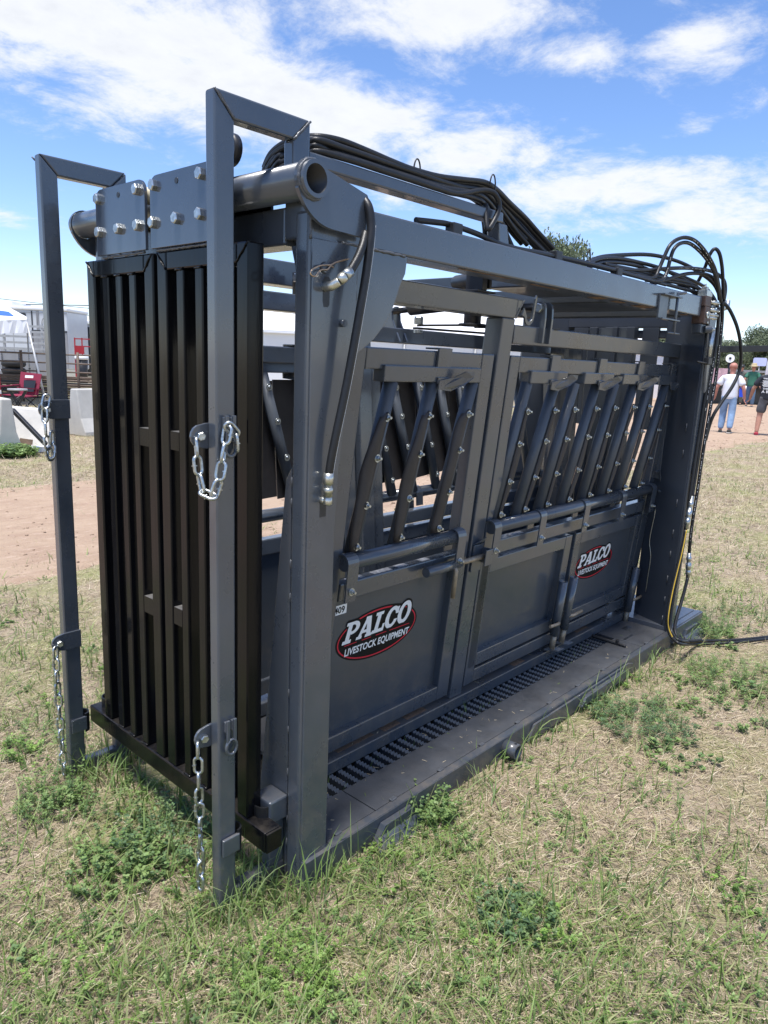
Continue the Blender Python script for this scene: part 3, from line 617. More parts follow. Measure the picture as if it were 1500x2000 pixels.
# ---- gate guide posts (C shaped) ----
for s in (1, -1):
    ya_, yb_ = (1.545, 1.584) if s > 0 else (1.564, 1.603)
    b = MB()
    yprism(b, s, [(1.060, -.04), (1.117, -.04), (1.117, 2.147), (1.060, 2.204)], ya_, yb_)
    yprism(b, s, [(1.1178, 2.1475), (1.2982, 2.1475), (1.355, 2.205), (1.0608, 2.205)], ya_, yb_)
    yprism(b, s, [(1.299, 2.006), (1.356, 2.006), (1.356, 2.204), (1.299, 2.147)], ya_, yb_)
    gp = b.build('gate_guide_post', M_grey, chute, .005)
    b = MB(); ybox(b, s, 1.1175, 1.30, ya_ + .001, yb_ - .001, -.03, .055); ybox(b, s, 1.240, 1.298, ya_ + .001, yb_ - .001, .0555, .207); b.build('post_foot', M_grey, gp, .005)
    weld(gp, [((1.062, MY(1.544, s), 2.203), (1.117, MY(1.544, s), 2.148)), ((1.299, MY(1.544, s), 2.148), (1.355, MY(1.544, s), 2.203))], .003)
    # lower bumper clips
    b = MB(); ybox(b, s, 1.232, 1.302, 1.532, 1.615, .208, .285); b.build('bumper_block', M_grey, gp, .006)
    b = MB(); ya = 1.540 if s > 0 else 1.604
    face = MY(1.544, s) if s > 0 else MY(1.603, s)
    b.box(1.066, 1.124, face - .011, face - .0005, .185, .24); b.build('bumper_clip', M_grey, gp, .003)
    b = MB()
    arc = [(1.118 + .026 * math.sin(t), face + .02 - .028 * math.cos(t)) for t in np.linspace(0, math.pi, 11)]
    inner = [(1.118 + .021 * math.sin(t), face + .02 - .023 * math.cos(t)) for t in np.linspace(math.pi, 0, 11)]
    b.prism([(x, y, .175) for x, y in arc + inner], (0, 0, .075))
    arc = [(1.236 - .030 * math.sin(t), face + .03 - .036 * math.cos(t)) for t in np.linspace(0, math.pi, 11)]
    inner = [(1.236 - .025 * math.sin(t), face + .03 - .031 * math.cos(t)) for t in np.linspace(math.pi, 0, 11)]
    b.prism([(x, y, .215) for x, y in arc + inner], (0, 0, .055))
    b.build('rubber_bumper', M_rubber, gp)
    # chain lugs and keyhole plates
    lf = 1.584 if s > 0 else MY(1.603, s)
    d = (1 if s > 0 else -1)
    for z in (1.395, .555):
        pts = [(1.118, z - .033), (1.118, z + .033), (1.055, z + .033)] + [(1.040 + .030 * math.cos(t), z + .030 * math.sin(t)) for t in np.linspace(math.pi / 2, 3 * math.pi / 2, 9)] + [(1.055, z - .033)]
        b = MB(); b.prism([(x, lf, zz) for x, zz in pts], (0, d * .008, 0)); lug = b.build('chain_lug', M_grey, gp, .002)
        bolt((1.038, lf + (0 if s > 0 else -.008), z), (-.2, -1, 0), lug, .012, .012)
        bolt((1.038, lf + (.008 if s > 0 else 0), z), (0, 1, 0), lug, .011, .010)
        kf = MY(1.545, s); kd = -1 if s > 0 else 1
        b = MB()
        for k in (0, 1):
            x0 = 1.078 + k * .022; b.box(x0, x0 + .010, *sorted((kf + kd * .009, kf + kd * .016)), z - .012, z + .055)
        b.tube([(1.094 + .017 * math.cos(t), kf + kd * .0125, z - .028 + .022 * math.sin(t)) for t in np.linspace(.35 * math.pi, 2.65 * math.pi, 18)], .0055, 6)
        b.box(1.098, 1.114, *sorted((kf, kf + kd * .010)), z + .02, z + .05); b.box(1.076, 1.09, *sorted((kf, kf + kd * .010)), z + .02, z + .05)
        b.build('keyhole_catch', M_grey, gp, .0015)

# ---- sliding tail gate, two leaves ----
XR = 1.18
M_dustg = mat('dusty_black', (.10, .095, .09), .7, var=.5, nscale=60)
def gate_leaf(y0, y1, bars, rung_ys):
    b = MB(); z0, z1 = .236, 1.888
    for ya, yb in ((y0, y0 + .052), (y1 - .052, y1)): b.box(XR, XR + .052, ya, yb, z0, z1)
    b.box(XR, XR + .052, y0 + .0525, y1 - .0525, 1.835, z1)
    L = b.build('tail_gate_leaf', M_black, chute, .005)
    for yb in bars:
        b = MB(); b.box(XR + .002, XR + .050, yb - .019, yb + .019, z0, 1.8348); b.build('gate_bar', M_black, L, .004)
    for ya, yb, z in rung_ys:
        b = MB(); b.box(XR + .003, XR + .045, ya, yb, z - .028, z + .028); b.box(XR + .004, XR + .044, ya + .001, yb - .001, z + .0282, z + .0288, 1); b.build('gate_rung', [M_black, M_dustg], L)
    return L
near = gate_leaf(1.575, 2.020, (1.900, 1.805, 1.705), ((1.9195, 1.967, 1.338), (1.9195, 1.967, .775)))
far = gate_leaf(2.043, 2.467, (2.345, 2.258, 2.172), ((2.0955, 2.1525, 1.332), (2.0955, 2.1525, .765)))
b = MB(); b.box(XR - .004, XR + .056, 1.485, 2.585, .168, .2355); gr = b.build('gate_bottom_rail', M_black, chute, .005)
b = MB(); b.box(XR - .002, XR + .054, 1.477, 1.4848, .170, .2335); b.build('rail_end_cap', M_black, gr, .002)
def hanger(leaf, ya, yb, holes, hole):
    r = .035; z0, z1 = 1.896, 2.095
    pts = [(ya, z0), (yb, z0)] + [(yb - r + r * math.cos(t), z1 - r + r * math.sin(t)) for t in np.linspace(0, math.pi / 2, 7)] + [(ya + r + r * math.cos(t), z1 - r + r * math.sin(t)) for t in np.linspace(math.pi / 2, math.pi, 7)]
    b = MB(); b.prism([(XR - .012, y, z) for y, z in pts], (.010, 0, 0)); h = b.build('hanger_plate', M_plate, leaf, .0015)
    b = MB(); b.prism([(XR + .135, y, z) for y, z in pts], (.010, 0, 0)); b.build('hanger_back_plate', M_black, leaf, .0015)
    for y, z in holes: bolt((XR - .012, y, z), (-1, 0, 0), leaf, .0165, .015)
    b = MB(); b.cyl((XR - .0125, *hole), (XR - .0135, *hole), .008, 14); b.build('hanger_hole_shade', M_dark, leaf)  # dark disc on the plate painted as the shade in a hole
    b = MB()
    for y, z in holes:
        if z > 2.0: b.cyl((XR, y, z - .012), (XR + .13, y, z - .012), .024, 20)
    b.build('roller', M_cream, leaf)['kind'] = 'stuff'
    weld(leaf, [((XR - .003, ya + .02, 1.891), (XR - .003, yb - .02, 1.891))], .004)
for L_, ys in ((near, (1.900, 1.805, 1.705)), (far, (2.345, 2.258, 2.172))):
    segs = []
    for y in ys:
        for z in (.238, 1.834): segs.append(((XR + .001, y - .018, z), (XR + .001, y + .018, z)))
    o = weld(L_, segs, .004); o.data.materials[0] = M_black
for y0, y1 in ((1.575, 2.020), (2.043, 2.467)):
    o = weld(near if y0 < 2 else far, [((XR - .001, y0 + .003, 1.885), (XR - .001, y0 + .050, 1.838)), ((XR - .001, y1 - .003, 1.885), (XR - .001, y1 - .050, 1.838))], .003); o.data.materials[0] = M_black
hanger(near, 1.655, 2.028, [(2.000, 2.067), (1.762, 2.067), (2.006, 1.967), (1.882, 1.967), (1.766, 1.967)], (1.885, 2.066))
hanger(far, 2.058, 2.362, [(2.335, 2.067), (2.094, 2.067), (2.335, 1.967), (2.21, 1.967), (2.094, 1.967)], (2.212, 2.066))
b = MB(); b.ell((XR + .04, 2.043, 2.0), (.03, .016, .045), 12, 8); b.build('gate_stop_pad', M_blackp, far)
b = MB(); b.cyl((XR + .05, 1.742, 2.140), (XR + .075, 1.742, 2.140), .042, 24); b.cyl((XR + .045, 1.742, 2.140), (XR + .08, 1.742, 2.140), .016, 14); b.build('track_roller', M_blackp, near)

# ---- squeeze sides ----
def sheet(name, grid, m, parent, thick=.004):
    nu = len(grid); nv = len(grid[0]); b = MB()
    vs = [p for r in grid for p in r]
    b.add(vs, [(i * nv + j, i * nv + j + 1, (i + 1) * nv + j + 1, (i + 1) * nv + j) for i in range(nu - 1) for j in range(nv - 1)], 0, True)
    o = b.build(name, m, parent); so = o.modifiers.new('thick', 'SOLIDIFY'); so.thickness = thick; so.offset = 0; return o
def slat(parent, s, xt, xb, zt, zb, flap, k):
    def ax(t, dx=0, do=0): return PP(xb + (xt - xb) * t + dx, zb + (zt - zb) * t, .020 + do, s)
    b = MB(); b.tube([ax(0), ax(1)], .0250, 14); o = b.build('slat', M_slat, parent)
    if flap:
        g = []; r = random.Random(k * 7 + (1 if s > 0 else 50)); ph = r.uniform(0, 6)
        for i in range(15):
            t = .03 + .80 * i / 14; row = []
            wv = .003 * math.sin(t * 7 + ph) + .002 * math.sin(t * 17 + ph * 2)
            edge = -.012 if i == 14 else 0
            tw = math.sin(math.pi * t) * .006
            wd = .62 + .38 * max(0, math.sin(math.pi * min(1, t / .86))) ** .7
            for j, (dx, do) in enumerate(((-.056, -.014), (-.044, -.024), (-.028, -.030), (-.016, -.030), (-.006, -.0275))):
                if j < 3: dx *= wd
                if flap < 0: dx = -dx * .8
                row.append(ax(t - (.025 if (i == 14 and j < 2) else 0), dx + (wv - (tw if flap > 0 else -tw)) * (1 - j / 4), do - .012 * abs(math.sin(t * 5 + ph)) * (1 - j / 4)))
            g.append(row)
        sheet('rubber_strip', g, M_belt, o, .005)
        for t in (.06, .30, .57, .80): nut(ax(t, -.014 if flap > 0 else .014, -.033), (0, -1 if s > 0 else 1, 0), o)
def strap(parent, s, x, w=.052):
    zc, oc, r = .925, -.012, .029
    prof = [(oc - r - .006, .79), (oc - r - .006, zc)] + [(oc + (r + .006) * math.cos(t), zc + (r + .006) * math.sin(t)) for t in np.linspace(math.pi * .95, .1, 9)] + [(oc + r + .006, .86), (oc + r, .86)] + [(oc + r * math.cos(t), zc + r * math.sin(t)) for t in np.linspace(.1, math.pi, 9)] + [(oc - r, .79)]
    b = MB(); b.prism([PP(x - w / 2, z, o, s) for o, z in prof], (w, 0, 0)); st = b.build('hinge_strap', M_grey, parent)
    if s > 0: nut(PP(x, .828, oc - r - .006, s), (0, -1, 0), st)
def hook_tab(parent, s, x, w=.075):
    b = MB(); pbox(b, s, x - w / 2, x + w / 2, 1.553, 1.655, -.006, .0035); pbox(b, s, x - w / 2, x + w / 2, 1.650, 1.656, .0036, .06)
    pbox(b, s, x - w / 2, x + w / 2 - .012, 1.530, 1.5525, -.016, -.009)
    q = [(x - w / 2 + .005, 1.512, -.020), (x + w / 2 - .005, 1.505, -.024), (x + w / 2 + .045, 1.532, -.050), (x + w / 2 + .075, 1.556, -.060), (x + w / 2 + .078, 1.574, -.060), (x + w / 2 + .040, 1.575, -.052), (x + w / 2 + .004, 1.553, -.026), (x - w / 2 + .005, 1.540, -.020)]
    b.add([PP(a_, z, o, s) for a_, z, o in q] + [PP(a_, z, o + .006, s) for a_, z, o in q], [tuple(range(8)), tuple(range(15, 7, -1))] + [(i, (i + 1) % 8, 8 + (i + 1) % 8, 8 + i) for i in range(8)])
    return b.build('slat_release_tab', M_grey, parent, .0015)

def door_panel(name, s, x0, x1, z0, z1, w, o0=.004, o1=.05):
    b = MB(); pbox(b, s, x0, x0 + w, z0, z1, o0, o1); pbox(b, s, x1 - w, x1, z0, z1, o0, o1); pbox(b, s, x0 + w + .0005, x1 - w - .0005, z1 - w, z1, o0 + .0005, o1); pbox(b, s, x0 + w + .0005, x1 - w - .0005, z0, z0 + w, o0 + .0005, o1)
    d = b.build(name, M_grey, chute, .004)
    b = MB(); pbox(b, s, x0 + w, x1 - w, z0 + w, z1 - w, .036, .040); b.build('door_sheet', M_grey2, d)
    return d

def build_side(s):
    # squeeze frame
    b = MB(); pbox(b, s, 1.515, 1.60, .142, 1.786, 0, .075); pbox(b, s, 2.42, 2.508, .142, 1.786, 0, .08); pbox(b, s, 1.515, 2.508, 1.7865, 1.862, 0, .08)
    b.prism([PP(2.5085, 1.787, .001, s), PP(2.5085, 1.861, .001, s), PP(2.552, 1.861, .001, s)], (0, MY(1.7, s) - MY(1.622, s), 0))
    pbox(b, s, 2.5085, 4.47, 1.690, 1.764, 0, .07); pbox(b, s, 4.40, 4.468, 1.0, 1.6895, .01, .07)
    fr = b.build('squeeze_frame', M_grey, chute, .005)
    b = MB(); pbox(b, s, 1.50, 4.175, .086, .1415, -.012, .07); sill = b.build('side_sill', M_grey, chute, .004)
    if s > 0:
        b = MB()
        for x0, x1 in ((1.75, 1.95), (2.0, 2.10), (2.14, 2.27), (2.95, 3.05), (3.62, 3.75)): pbox(b, s, x0, x1, .1416, .1422, .018 + random.uniform(-.02, .0), .040)
        b.build('worn_paint', M_bare, sill)['kind'] = 'stuff'
    # rear door
    b = MB(); c = []
    for z, xa, xb in ((.168, 1.585, 1.640), (1.645, 1.61, 1.690)): c.append([PP(xa, z, .004, s), PP(xb, z, .004, s), PP(xb, z, .058, s), PP(xa, z, .058, s)])
    if s < 0: c = [r[::-1] for r in c]
    b.hexa(c[0] + c[1]); pbox(b, s, 2.326, 2.405, .168, 1.645, .004, .058)
    pbox(b, s, 1.6905, 2.3255, 1.575, 1.6445, .005, .055); pbox(b, s, 1.667, 2.3255, .775, .842, .005, .055); pbox(b, s, 1.6445, 2.3255, .1685, .236, .005, .055)
    d = b.build('rear_side_door', M_grey, chute, .005)
    b = MB(); pbox(b, s, 1.64, 2.326, .236, .775, .036, .040); b.build('door_sheet', M_grey2, d)
    b = MB(); pbox(b, s, 1.77, 2.312, 1.535, 1.590, -.008, .045); b.build('slat_header', M_grey, d, .004)
    ST, SB = PT['slat_top'], PT['slat_bot']
    XF = (1.76, 1.985, 2.20, 2.62, 2.785, 2.98, 3.16, 3.335, 3.53, 3.72, 3.92)
    for k in range(3):
        xt, xb = (ST[k][0], SB[k][0]) if s > 0 else (XF[k] - .08, XF[k] + .08)
        slat(d, s, xt, xb, 1.536, .94, 1 if s > 0 else 0, k)
    b = MB(); b.tube([PP(1.655, .925, -.012, s), PP(2.30, .925, -.012, s)], .0285, 18); b.build('hinge_pipe', M_grey, d)
    for x in (1.672, 2.285): strap(d, s, x)
    hook_tab(d, s, 2.083)
    if s > 0:
        b = MB()
        for x0, x1 in ((1.72, 1.80), (1.85, 1.95), (1.98, 2.04), (2.12, 2.17)): pbox(b, s, x0, x1, .8425, .8430, .014, .045)
        b.build('worn_paint', M_scuff, d)['kind'] = 'stuff'
    # front frame with eight slats
    b = MB(); pbox(b, s, 2.522, 2.592, .168, 1.645, .004, .058); pbox(b, s, 2.5925, 4.37, 1.578, 1.6445, .005, .055); pbox(b, s, 2.5925, 4.20, .785, .850, .005, .058)
    pbox(b, s, 2.5925, 4.20, .1685, .236, .005, .06); pbox(b, s, 4.2005, 4.285, .168, 1.5775, .004, .058)
    f2 = b.build('front_side_frame', M_grey, chute, .005)
    for k in range(3, 11):
        xt, xb = (ST[k][0], SB[k][0]) if s > 0 else (XF[k] - .08, XF[k] + .08)
        slat(f2, s, xt, xb, 1.536, .94, -1 if s > 0 else 0, k)
    H = PT['hdr']
    for k in range(1, 5):
        b = MB(); pbox(b, s, H[2 * k][0], H[2 * k + 1][0], 1.535, 1.588, -.008, .045); b.build('slat_header', M_grey, f2, .004)
        hook_tab(f2, s, PT['tabs'][k][0], .07)
    b = MB(); b.tube([PP(2.53, .925, -.012, s), PP(4.205, .925, -.012, s)], .0285, 18); b.build('hinge_pipe', M_grey, f2)
    for x, *_ in PT['straps'][2:]: strap(f2, s, x)
    d2 = door_panel('lower_door', s, 2.53, 3.335, .25, .768, .066)
    d3 = door_panel('lower_door', s, 3.372, 4.198, .25, .768, .066)
    if s > 0:
        b = MB()
        for x0, x1 in ((2.75, 2.86), (3.0, 3.12)): pbox(b, s, x0, x1, .8503, .8508, .014, .045)
        for x0, x1 in ((2.7, 2.9), (3.05, 3.2), (3.6, 3.8)): pbox(b, s, x0, x1, .7683, .7688, .010, .04)
        b.build('worn_paint', M_scuff, f2)['kind'] = 'stuff'
    # cylinder clevis on the front rail
    b = MB()
    for x in (2.70, 2.755):
        pts = [(x, MY(1.615 - .01, s), 1.70), (x, MY(1.615 + .10, s), 1.70), (x, MY(1.66, s), 1.80), (x, MY(1.655, s), 1.84)] + [(x, MY(1.63 + .028 * math.cos(t), s), 1.842 + .028 * math.sin(t)) for t in np.linspace(0, math.pi, 8)] + [(x, MY(1.60, s), 1.80)]
        b.prism(pts, (.012, 0, 0))
    cv = b.build('cylinder_clevis', M_grey, chute, .002)
    if s > 0: bolt((2.70, 1.63, 1.842), (-1, 0, 0), cv, .02, .014)
    b = MB(); b.tube([(2.733, MY(1.63, s), 1.842), (2.733, MY(1.75, s), 1.852)], .014, 10); b.tube([(2.733, MY(1.75, s), 1.852), (2.733, MY(2.02, s), 1.872)], .030, 16); b.build('squeeze_cylinder', M_blackp, chute)
    return d, f2, d2, d3
dN, fN, d2N, d3N = build_side(1)
dF, fF, d2F, d3F = build_side(-1)
# belting hung inside the far rear door and far front frame
for x0, x1, z0, z1, par in ((1.36, 1.985, .99, 1.50, dF), (1.99, 2.40, 1.0, 1.505, dF), (2.56, 2.93, 1.0, 1.51, fF), (2.935, 3.22, 1.01, 1.505, fF), (3.225, 3.50, 1.03, 1.51, fF)):
    b = MB(); c = [PP(x0, z0 - .01, -.020, -1), PP(x1, z0 + .012, -.020, -1), PP(x1, z0 + .012, -.014, -1), PP(x0, z0 - .01, -.014, -1), PP(x0, z1, -.020, -1), PP(x1, z1, -.020, -1), PP(x1, z1, -.014, -1), PP(x0, z1, -.014, -1)]
    b.hexa([c[3], c[2], c[1], c[0], c[7], c[6], c[5], c[4]]); b.build('rubber_belting', M_belt, par)
for x, par in ((1.76, dF), (1.985, dF), (2.20, dF), (2.62, fF), (2.785, fF), (2.98, fF), (3.16, fF), (3.335, fF), (3.53, fF)):
    for t in (.13, .40, .66, .90): z = .94 + .596 * t; washer(PP(x + .08 - .16 * t, z, .0455, -1), (0, -1, 0), par)

# equaliser linkage above the rear door
b = MB(); b.cyl((2.47, 1.80, 1.765), (2.47, 1.80, 1.835), .035, 20); b.cyl((2.47, 1.80, 1.755), (2.47, 1.80, 1.765), .055, 20)
b.bar((2.47, 1.80, 1.76), (2.25, 1.90, 1.745), .03, .008); b.bar((2.47, 1.78, 1.752), (2.85, 1.62, 1.765), .03, .008); b.bar((2.25, 1.92, 1.735), (2.95, 1.75, 1.735), .025, .008); b.bar((2.47, 1.82, 1.77), (2.75, 1.95, 1.77), .03, .008)
lk = b.build('equaliser_link', M_blackp, chute, .001)
bolt((2.25, 1.90, 1.75), (0, 0, 1), lk, .018, .03); bolt((2.25, 1.90, 1.728), (0, 0, -1), lk, .018, .014)
b = MB(); b.box(2.08, 2.10, 2.40, 2.47, 1.85, 1.955); b.box(2.13, 2.15, 2.40, 2.47, 1.85, 1.955); b.box(2.105, 2.125, 2.41, 2.46, 1.90, 1.97); k2 = b.build('far_clevis', M_blackp, chute, .003)
bolt((2.08, 2.435, 1.93), (-1, 0, 0), k2, .02, .015); bolt((2.115, 2.42, 1.97), (0, 0, 1), k2, .018, .02)
b = MB(); b.tube([(2.39, 1.70, 1.93), (2.55, 1.95, 1.94)], .03, 16); b.box(2.33, 2.36, 1.66, 1.74, 1.88, 1.97); b.box(2.375, 2.39, 1.66, 1.74, 1.89, 1.96); b.box(2.30, 2.42, 1.66, 1.72, 1.872, 1.88); b.box(2.30, 2.42, 1.66, 1.72, 1.965, 1.973); b.build('equaliser_cylinder', M_blackp, chute, .002)
# hook on the centre post
b = MB(); hk = [(2.53, 1.80), (2.55, 1.795)] + [(2.585 + .035 * math.cos(t), 1.800 + .035 * math.sin(t)) for t in np.linspace(math.pi * 1.05, 2 * math.pi, 8)] + [(2.623, 1.87), (2.617, 1.885), (2.610, 1.87), (2.606, 1.80)] + [(2.585 + .021 * math.cos(t), 1.800 + .021 * math.sin(t)) for t in np.linspace(2 * math.pi, math.pi, 8)] + [(2.54, 1.83)]
b.prism([PP(x, z, -.014) for x, z in hk], (0, .008, 0)); b.build('chain_hook', M_grey, chute, .001)

# bolt latch on the rear door
b = MB(); b.tube([PP(2.09, .812, -.034), PP(2.305, .812, -.034)], .0195, 16); la = b.build('slide_latch', M_grey, dN)
b = MB(); b.tube([PP(2.30, .812, -.034), PP(2.47, .812, -.034)], .0115, 12); b.tube([PP(2.262, .812, -.038), PP(2.262, .79, -.052), PP(2.264, .675, -.052)], .0095, 10); b.build('latch_rod', M_rod, la)
b = MB(); pbox(b, 1, 2.43, 2.50, .74, .86, -.010, -.003); b.prism([PP(2.43, .862, -.006), PP(2.465, .90, -.045), PP(2.50, .862, -.006)], (0, .006, 0)); pbox(b, 1, 2.452, 2.50, .775, .845, -.060, -.054); pbox(b, 1, 2.494, 2.50, .775, .845, -.053, -.011); b.build('latch_keeper', M_grey, chute, .002)
# drop pins on the lower doors
for parent, xt, zt, xb, zb, hd in ((d2N, 3.262, .535, 3.262, .235, -1), (d3N, 3.375, .535, 3.360, .245, 1), (fN, 4.195, .43, 4.185, .15, 1)):
    b = MB(); b.pipe(PP(xt, zt, -.026), PP(xb, zb, -.026), .0225, .012, 18); pn = b.build('pin_tube', M_grey, parent)
    b = MB(); b.tube([PP(xb, zb + .01, -.026), PP(xb, zb - .085, -.026)], .0155, 12); b.tube([PP(xb, zb + .075, -.04), PP(xb + .03 * hd, zb + .08, -.055), PP(xb + .115 * hd, zb + .085, -.055)], .0085, 10); b.build('drop_pin', M_rod, pn)
    b = MB(); pts = [PP(xb - .05, zb - .07, -.010), PP(xb - .02, zb - .075, -.035), PP(xb + .03, zb - .09, -.055), PP(xb + .03, zb - .097, -.055), PP(xb - .02, zb - .082, -.035), PP(xb - .05, zb - .077, -.010)]
    b.prism(pts, (.055, 0, 0)); b.build('pin_keeper', M_grey, pn, .001)
# trip lever and control plate near the tower
b = MB(); b.tube(smoothpath([PP(4.20, 1.03, -.02), PP(4.24, 1.02, -.03), PP(4.29, .92, -.035), PP(4.31, .89, -.03)], 4), .006, 8); b.bar(PP(4.28, .91, -.03), (4.30, 1.50, .885), .055, .012, (0, 0, 1)); b.bar((4.30, 1.50, .885), (4.27, 1.452, .915), .014, .014)
b.build('trip_lever', M_grey2, chute, .002)
bolt(PP(4.255, .925, -.002), (0, -1, 0), chute, .02, .008, M_zinc); bolt((4.29, 1.60, .91), (-.5, -1, 0), chute, .013, .012)
b = MB(); b.prism([(4.262, 1.68, 1.50), (4.262, 1.62, 1.50), (4.262, 1.61, 1.38), (4.262, 1.66, 1.22), (4.262, 1.66, .98), (4.262, 1.69, .98)], (.008, 0, 0)); b.build('control_plate', M_grey2, chute, .002)
b = MB(); b.tube(smoothpath([(4.275, 1.66, .90), (4.265, 1.665, .75), (4.262, 1.675, .60), (4.258, 1.655, .50), (4.262, 1.66, .36), (4.27, 1.665, .25)], 4), .0022, 6); b.build('trip_wire', M_zincd, chute)
# fin bracket, clamp and pedal bits near the valve
b = MB(); b.prism([(4.168, 1.462, 1.90), (4.235, 1.452, 1.90), (4.225, 1.452, 1.52), (4.205, 1.452, 1.50), (4.19, 1.455, 1.66)], (.004, -.008, 0)); b.build('valve_fin', M_grey, chute, .001)
b = MB(); b.box(3.50, 3.60, 1.462, 1.4705, 1.86, 1.965); b.box(3.50, 3.72, 1.44, 1.4705, 1.965, 1.972); b.box(3.50, 3.72, 1.44, 1.4705, 1.853, 1.860); b.cyl((3.68, 1.45, 1.99), (3.68, 1.45, 1.79), .007, 10); b.cyl((3.60, 1.45, 1.795), (3.75, 1.45, 1.795), .005, 8); b.cyl((3.68, 1.45, 1.985), (3.75, 1.44, 1.995), .008, 8)
b.build('screw_clamp', M_grey2, chute, .001)

# head holder bar swung out in front
b = MB(); pts = [(4.30, 1.50, 1.74), (4.70, 1.28, 1.765), (5.05, 1.10, 1.76), (5.25, 1.00, 1.71)]
for i in range(3): b.bar(pts[i], pts[i + 1], .03, .036 if i == 0 else (.034 if i == 1 else .022))
b.build('head_holder_bar', M_blackp, chute, .002)

# ---- raised hose rail ----
b = MB(); b.box(1.3565, 2.27, 1.547, 1.601, 2.097, 2.133); b.prism([(2.245, 1.548, 2.0965), (2.30, 1.548, 2.0965), (2.33, 1.548, 2.006), (2.26, 1.548, 2.006)], (0, .052, 0)); b.build('hose_rail', M_grey, chute, .005)
# ---- hydraulic hoses ----
hr = .0095
def over_rail(pts, lift=0.0):   # hoses lie on the rail, never in it
    return [(x, y, max(z, 2.1435 + lift) if (1.33 < x < 2.25 and 1.537 < y < 1.63) else z) for x, y, z in pts]
LIFT = {'hb2': .006, 'hb3': .0, 'hb5': .002}
def hose(key, r=hr, m=M_rubber, sub=6):
    P_ = PT[key]
    if key.startswith('hb') and key[2].isdigit(): P_ = over_rail(P_, LIFT.get(key, .012))
    b = MB(); b.tube(smoothpath(P_, sub), r, 10); return b.build('hydraulic_hose', m, chute)
for k in ('hb0', 'hb1', 'hb2', 'hb3', 'hb4', 'hb5', 'hbeam0', 'hbeam1', 'hr0', 'hr1', 'hr2', 'hr3', 'hr4', 'hr5', 'hr6', 'hr7', 'hr8', 'hdA', 'hdA2', 'hdB', 'hdD', 'hloop'): hose(k)
for k, dz, dy in (('hb0', -.004, .022), ('hb1', .006, .026), ('hb4', .004, .02), ('hb2', .016, .03), ('hb1', .020, .008), ('hb3', .026, .012), ('hb0', .008, -.012), ('hb3', .012, .034), ('hr1', -.018, .03), ('hr7', .012, .03)):
    P_ = [(x, y + (dy if (x > 1.42 and i > 3) else 0), max(z + dz, 2.015)) for i, (x, y, z) in enumerate(PT[k])]
    b = MB(); b.tube(smoothpath(over_rail(P_, max(dz, 0) + .002) if k[1] == 'b' else P_, 6), hr, 10); b.build('hydraulic_hose', M_rubber, chute)
hy = hose('hdC', .0085)
b = MB(); b.tube([(p[0] - .0035, p[1] - .0065, p[2] + .001) for p in smoothpath(PT['hdC'][:6], 6)], .0036, 6); b.build('hose_stripe', M_yellow, hy)
hp = hose('hpost1', .0118); hose('hpost2', .0115); 
b = MB(); b.tube([(p[0] + .0100, p[1] - .0066, p[2]) for p in smoothpath(PT['hpost1'][3:], 6)], .0012, 5); b.build('hose_scuff', M_white, hp)
def hose_print(key, t0, t1, r=hr):
    P_ = smoothpath(PT[key], 10); n = len(P_); b = MB(); eye = Vector((0, 0, 1.6)); i = int(n * t0); q = random.Random(len(key) * 7 + n)
    while i < int(n * t1) - 1:
        p, e = P_[i], P_[i + 1]; d = e - p; L = d.length; d.normalize(); s = 0.0
        while s < L:
            c = p + d * s; v = (eye - c); v = (v - d * v.dot(d)).normalized(); w = d.cross(v); ln = q.uniform(.002, .006)
            if q.random() < .5:
                o = c + v * (r + .0006); h = q.uniform(.0007, .0014); b.add([o - w * h, o + d * ln - w * h, o + d * ln + w * h, o + w * h], [(0, 1, 2, 3)])
            s += ln + q.uniform(.002, .006)
        i += 1
    o = b.build('hose_print', M_white, chute); o['kind'] = 'stuff'
for a_ in (('hr3', .12, .35), ('hr3', .55, .8), ('hr2', .6, .78), ('hr5', .3, .62), ('hdA', .1, .95), ('hdB', .3, .6)): hose_print(*a_)
# cable ties
b = MB()
for cx, cy, cz, R in ((1.805, 1.56, 2.175, .028), (2.195, 1.55, 2.205, .030), (3.02, 1.60, 2.075, .028)):
    b.tube([(cx + R * .55 * math.cos(t), cy, cz + R * math.sin(t) * 1.3) for t in np.linspace(-.4, math.pi * .95, 14)], .0026, 6)
b.build('cable_tie', M_blackp, chute)['kind'] = 'stuff'
b = MB()
for x in (1.96, 2.62, 3.16): b.box(x, x + .05, 1.525, 1.562, 2.0065, 2.052)
b.build('hose_clamp', M_blackp, chute, .004)
# fittings
def fitting(pts, radii, name='hose_fitting', m=M_zincd):
    b = MB(); b.tube(pts, .01, 12, rs=radii); return b.build(name, m, chute)
f0 = PT['fit_top']
fitting([f0[0], Vector(f0[0]).lerp(f0[1], .5), Vector(f0[0]).lerp(f0[1], .95)], (.0135, .0135, .0135), m=M_zinc)
fitting([Vector(f0[0]).lerp(f0[1], .96), f0[1], Vector(f0[1]).lerp(f0[2], .5), f0[2]], (.0105, .0145, .0145, .012))
fitting(smoothpath([f0[2], f0[3], (1.3425, 1.438, 1.787), (1.346, 1.472, 1.786)], 4), [.0125] * 13)
fitting([(1.353, 1.44, 1.293), (1.3525, 1.44, 1.262), (1.3525, 1.44, 1.2615)], (.0145, .0145, .011), m=M_zincd)
fitting([(1.3525, 1.44, 1.2610), (1.3525, 1.44, 1.252), (1.3525, 1.44, 1.2515), (1.352, 1.44, 1.238), (1.352, 1.44, 1.2375), (1.352, 1.44, 1.228)], (.0115, .0115, .014, .014, .011, .0145))
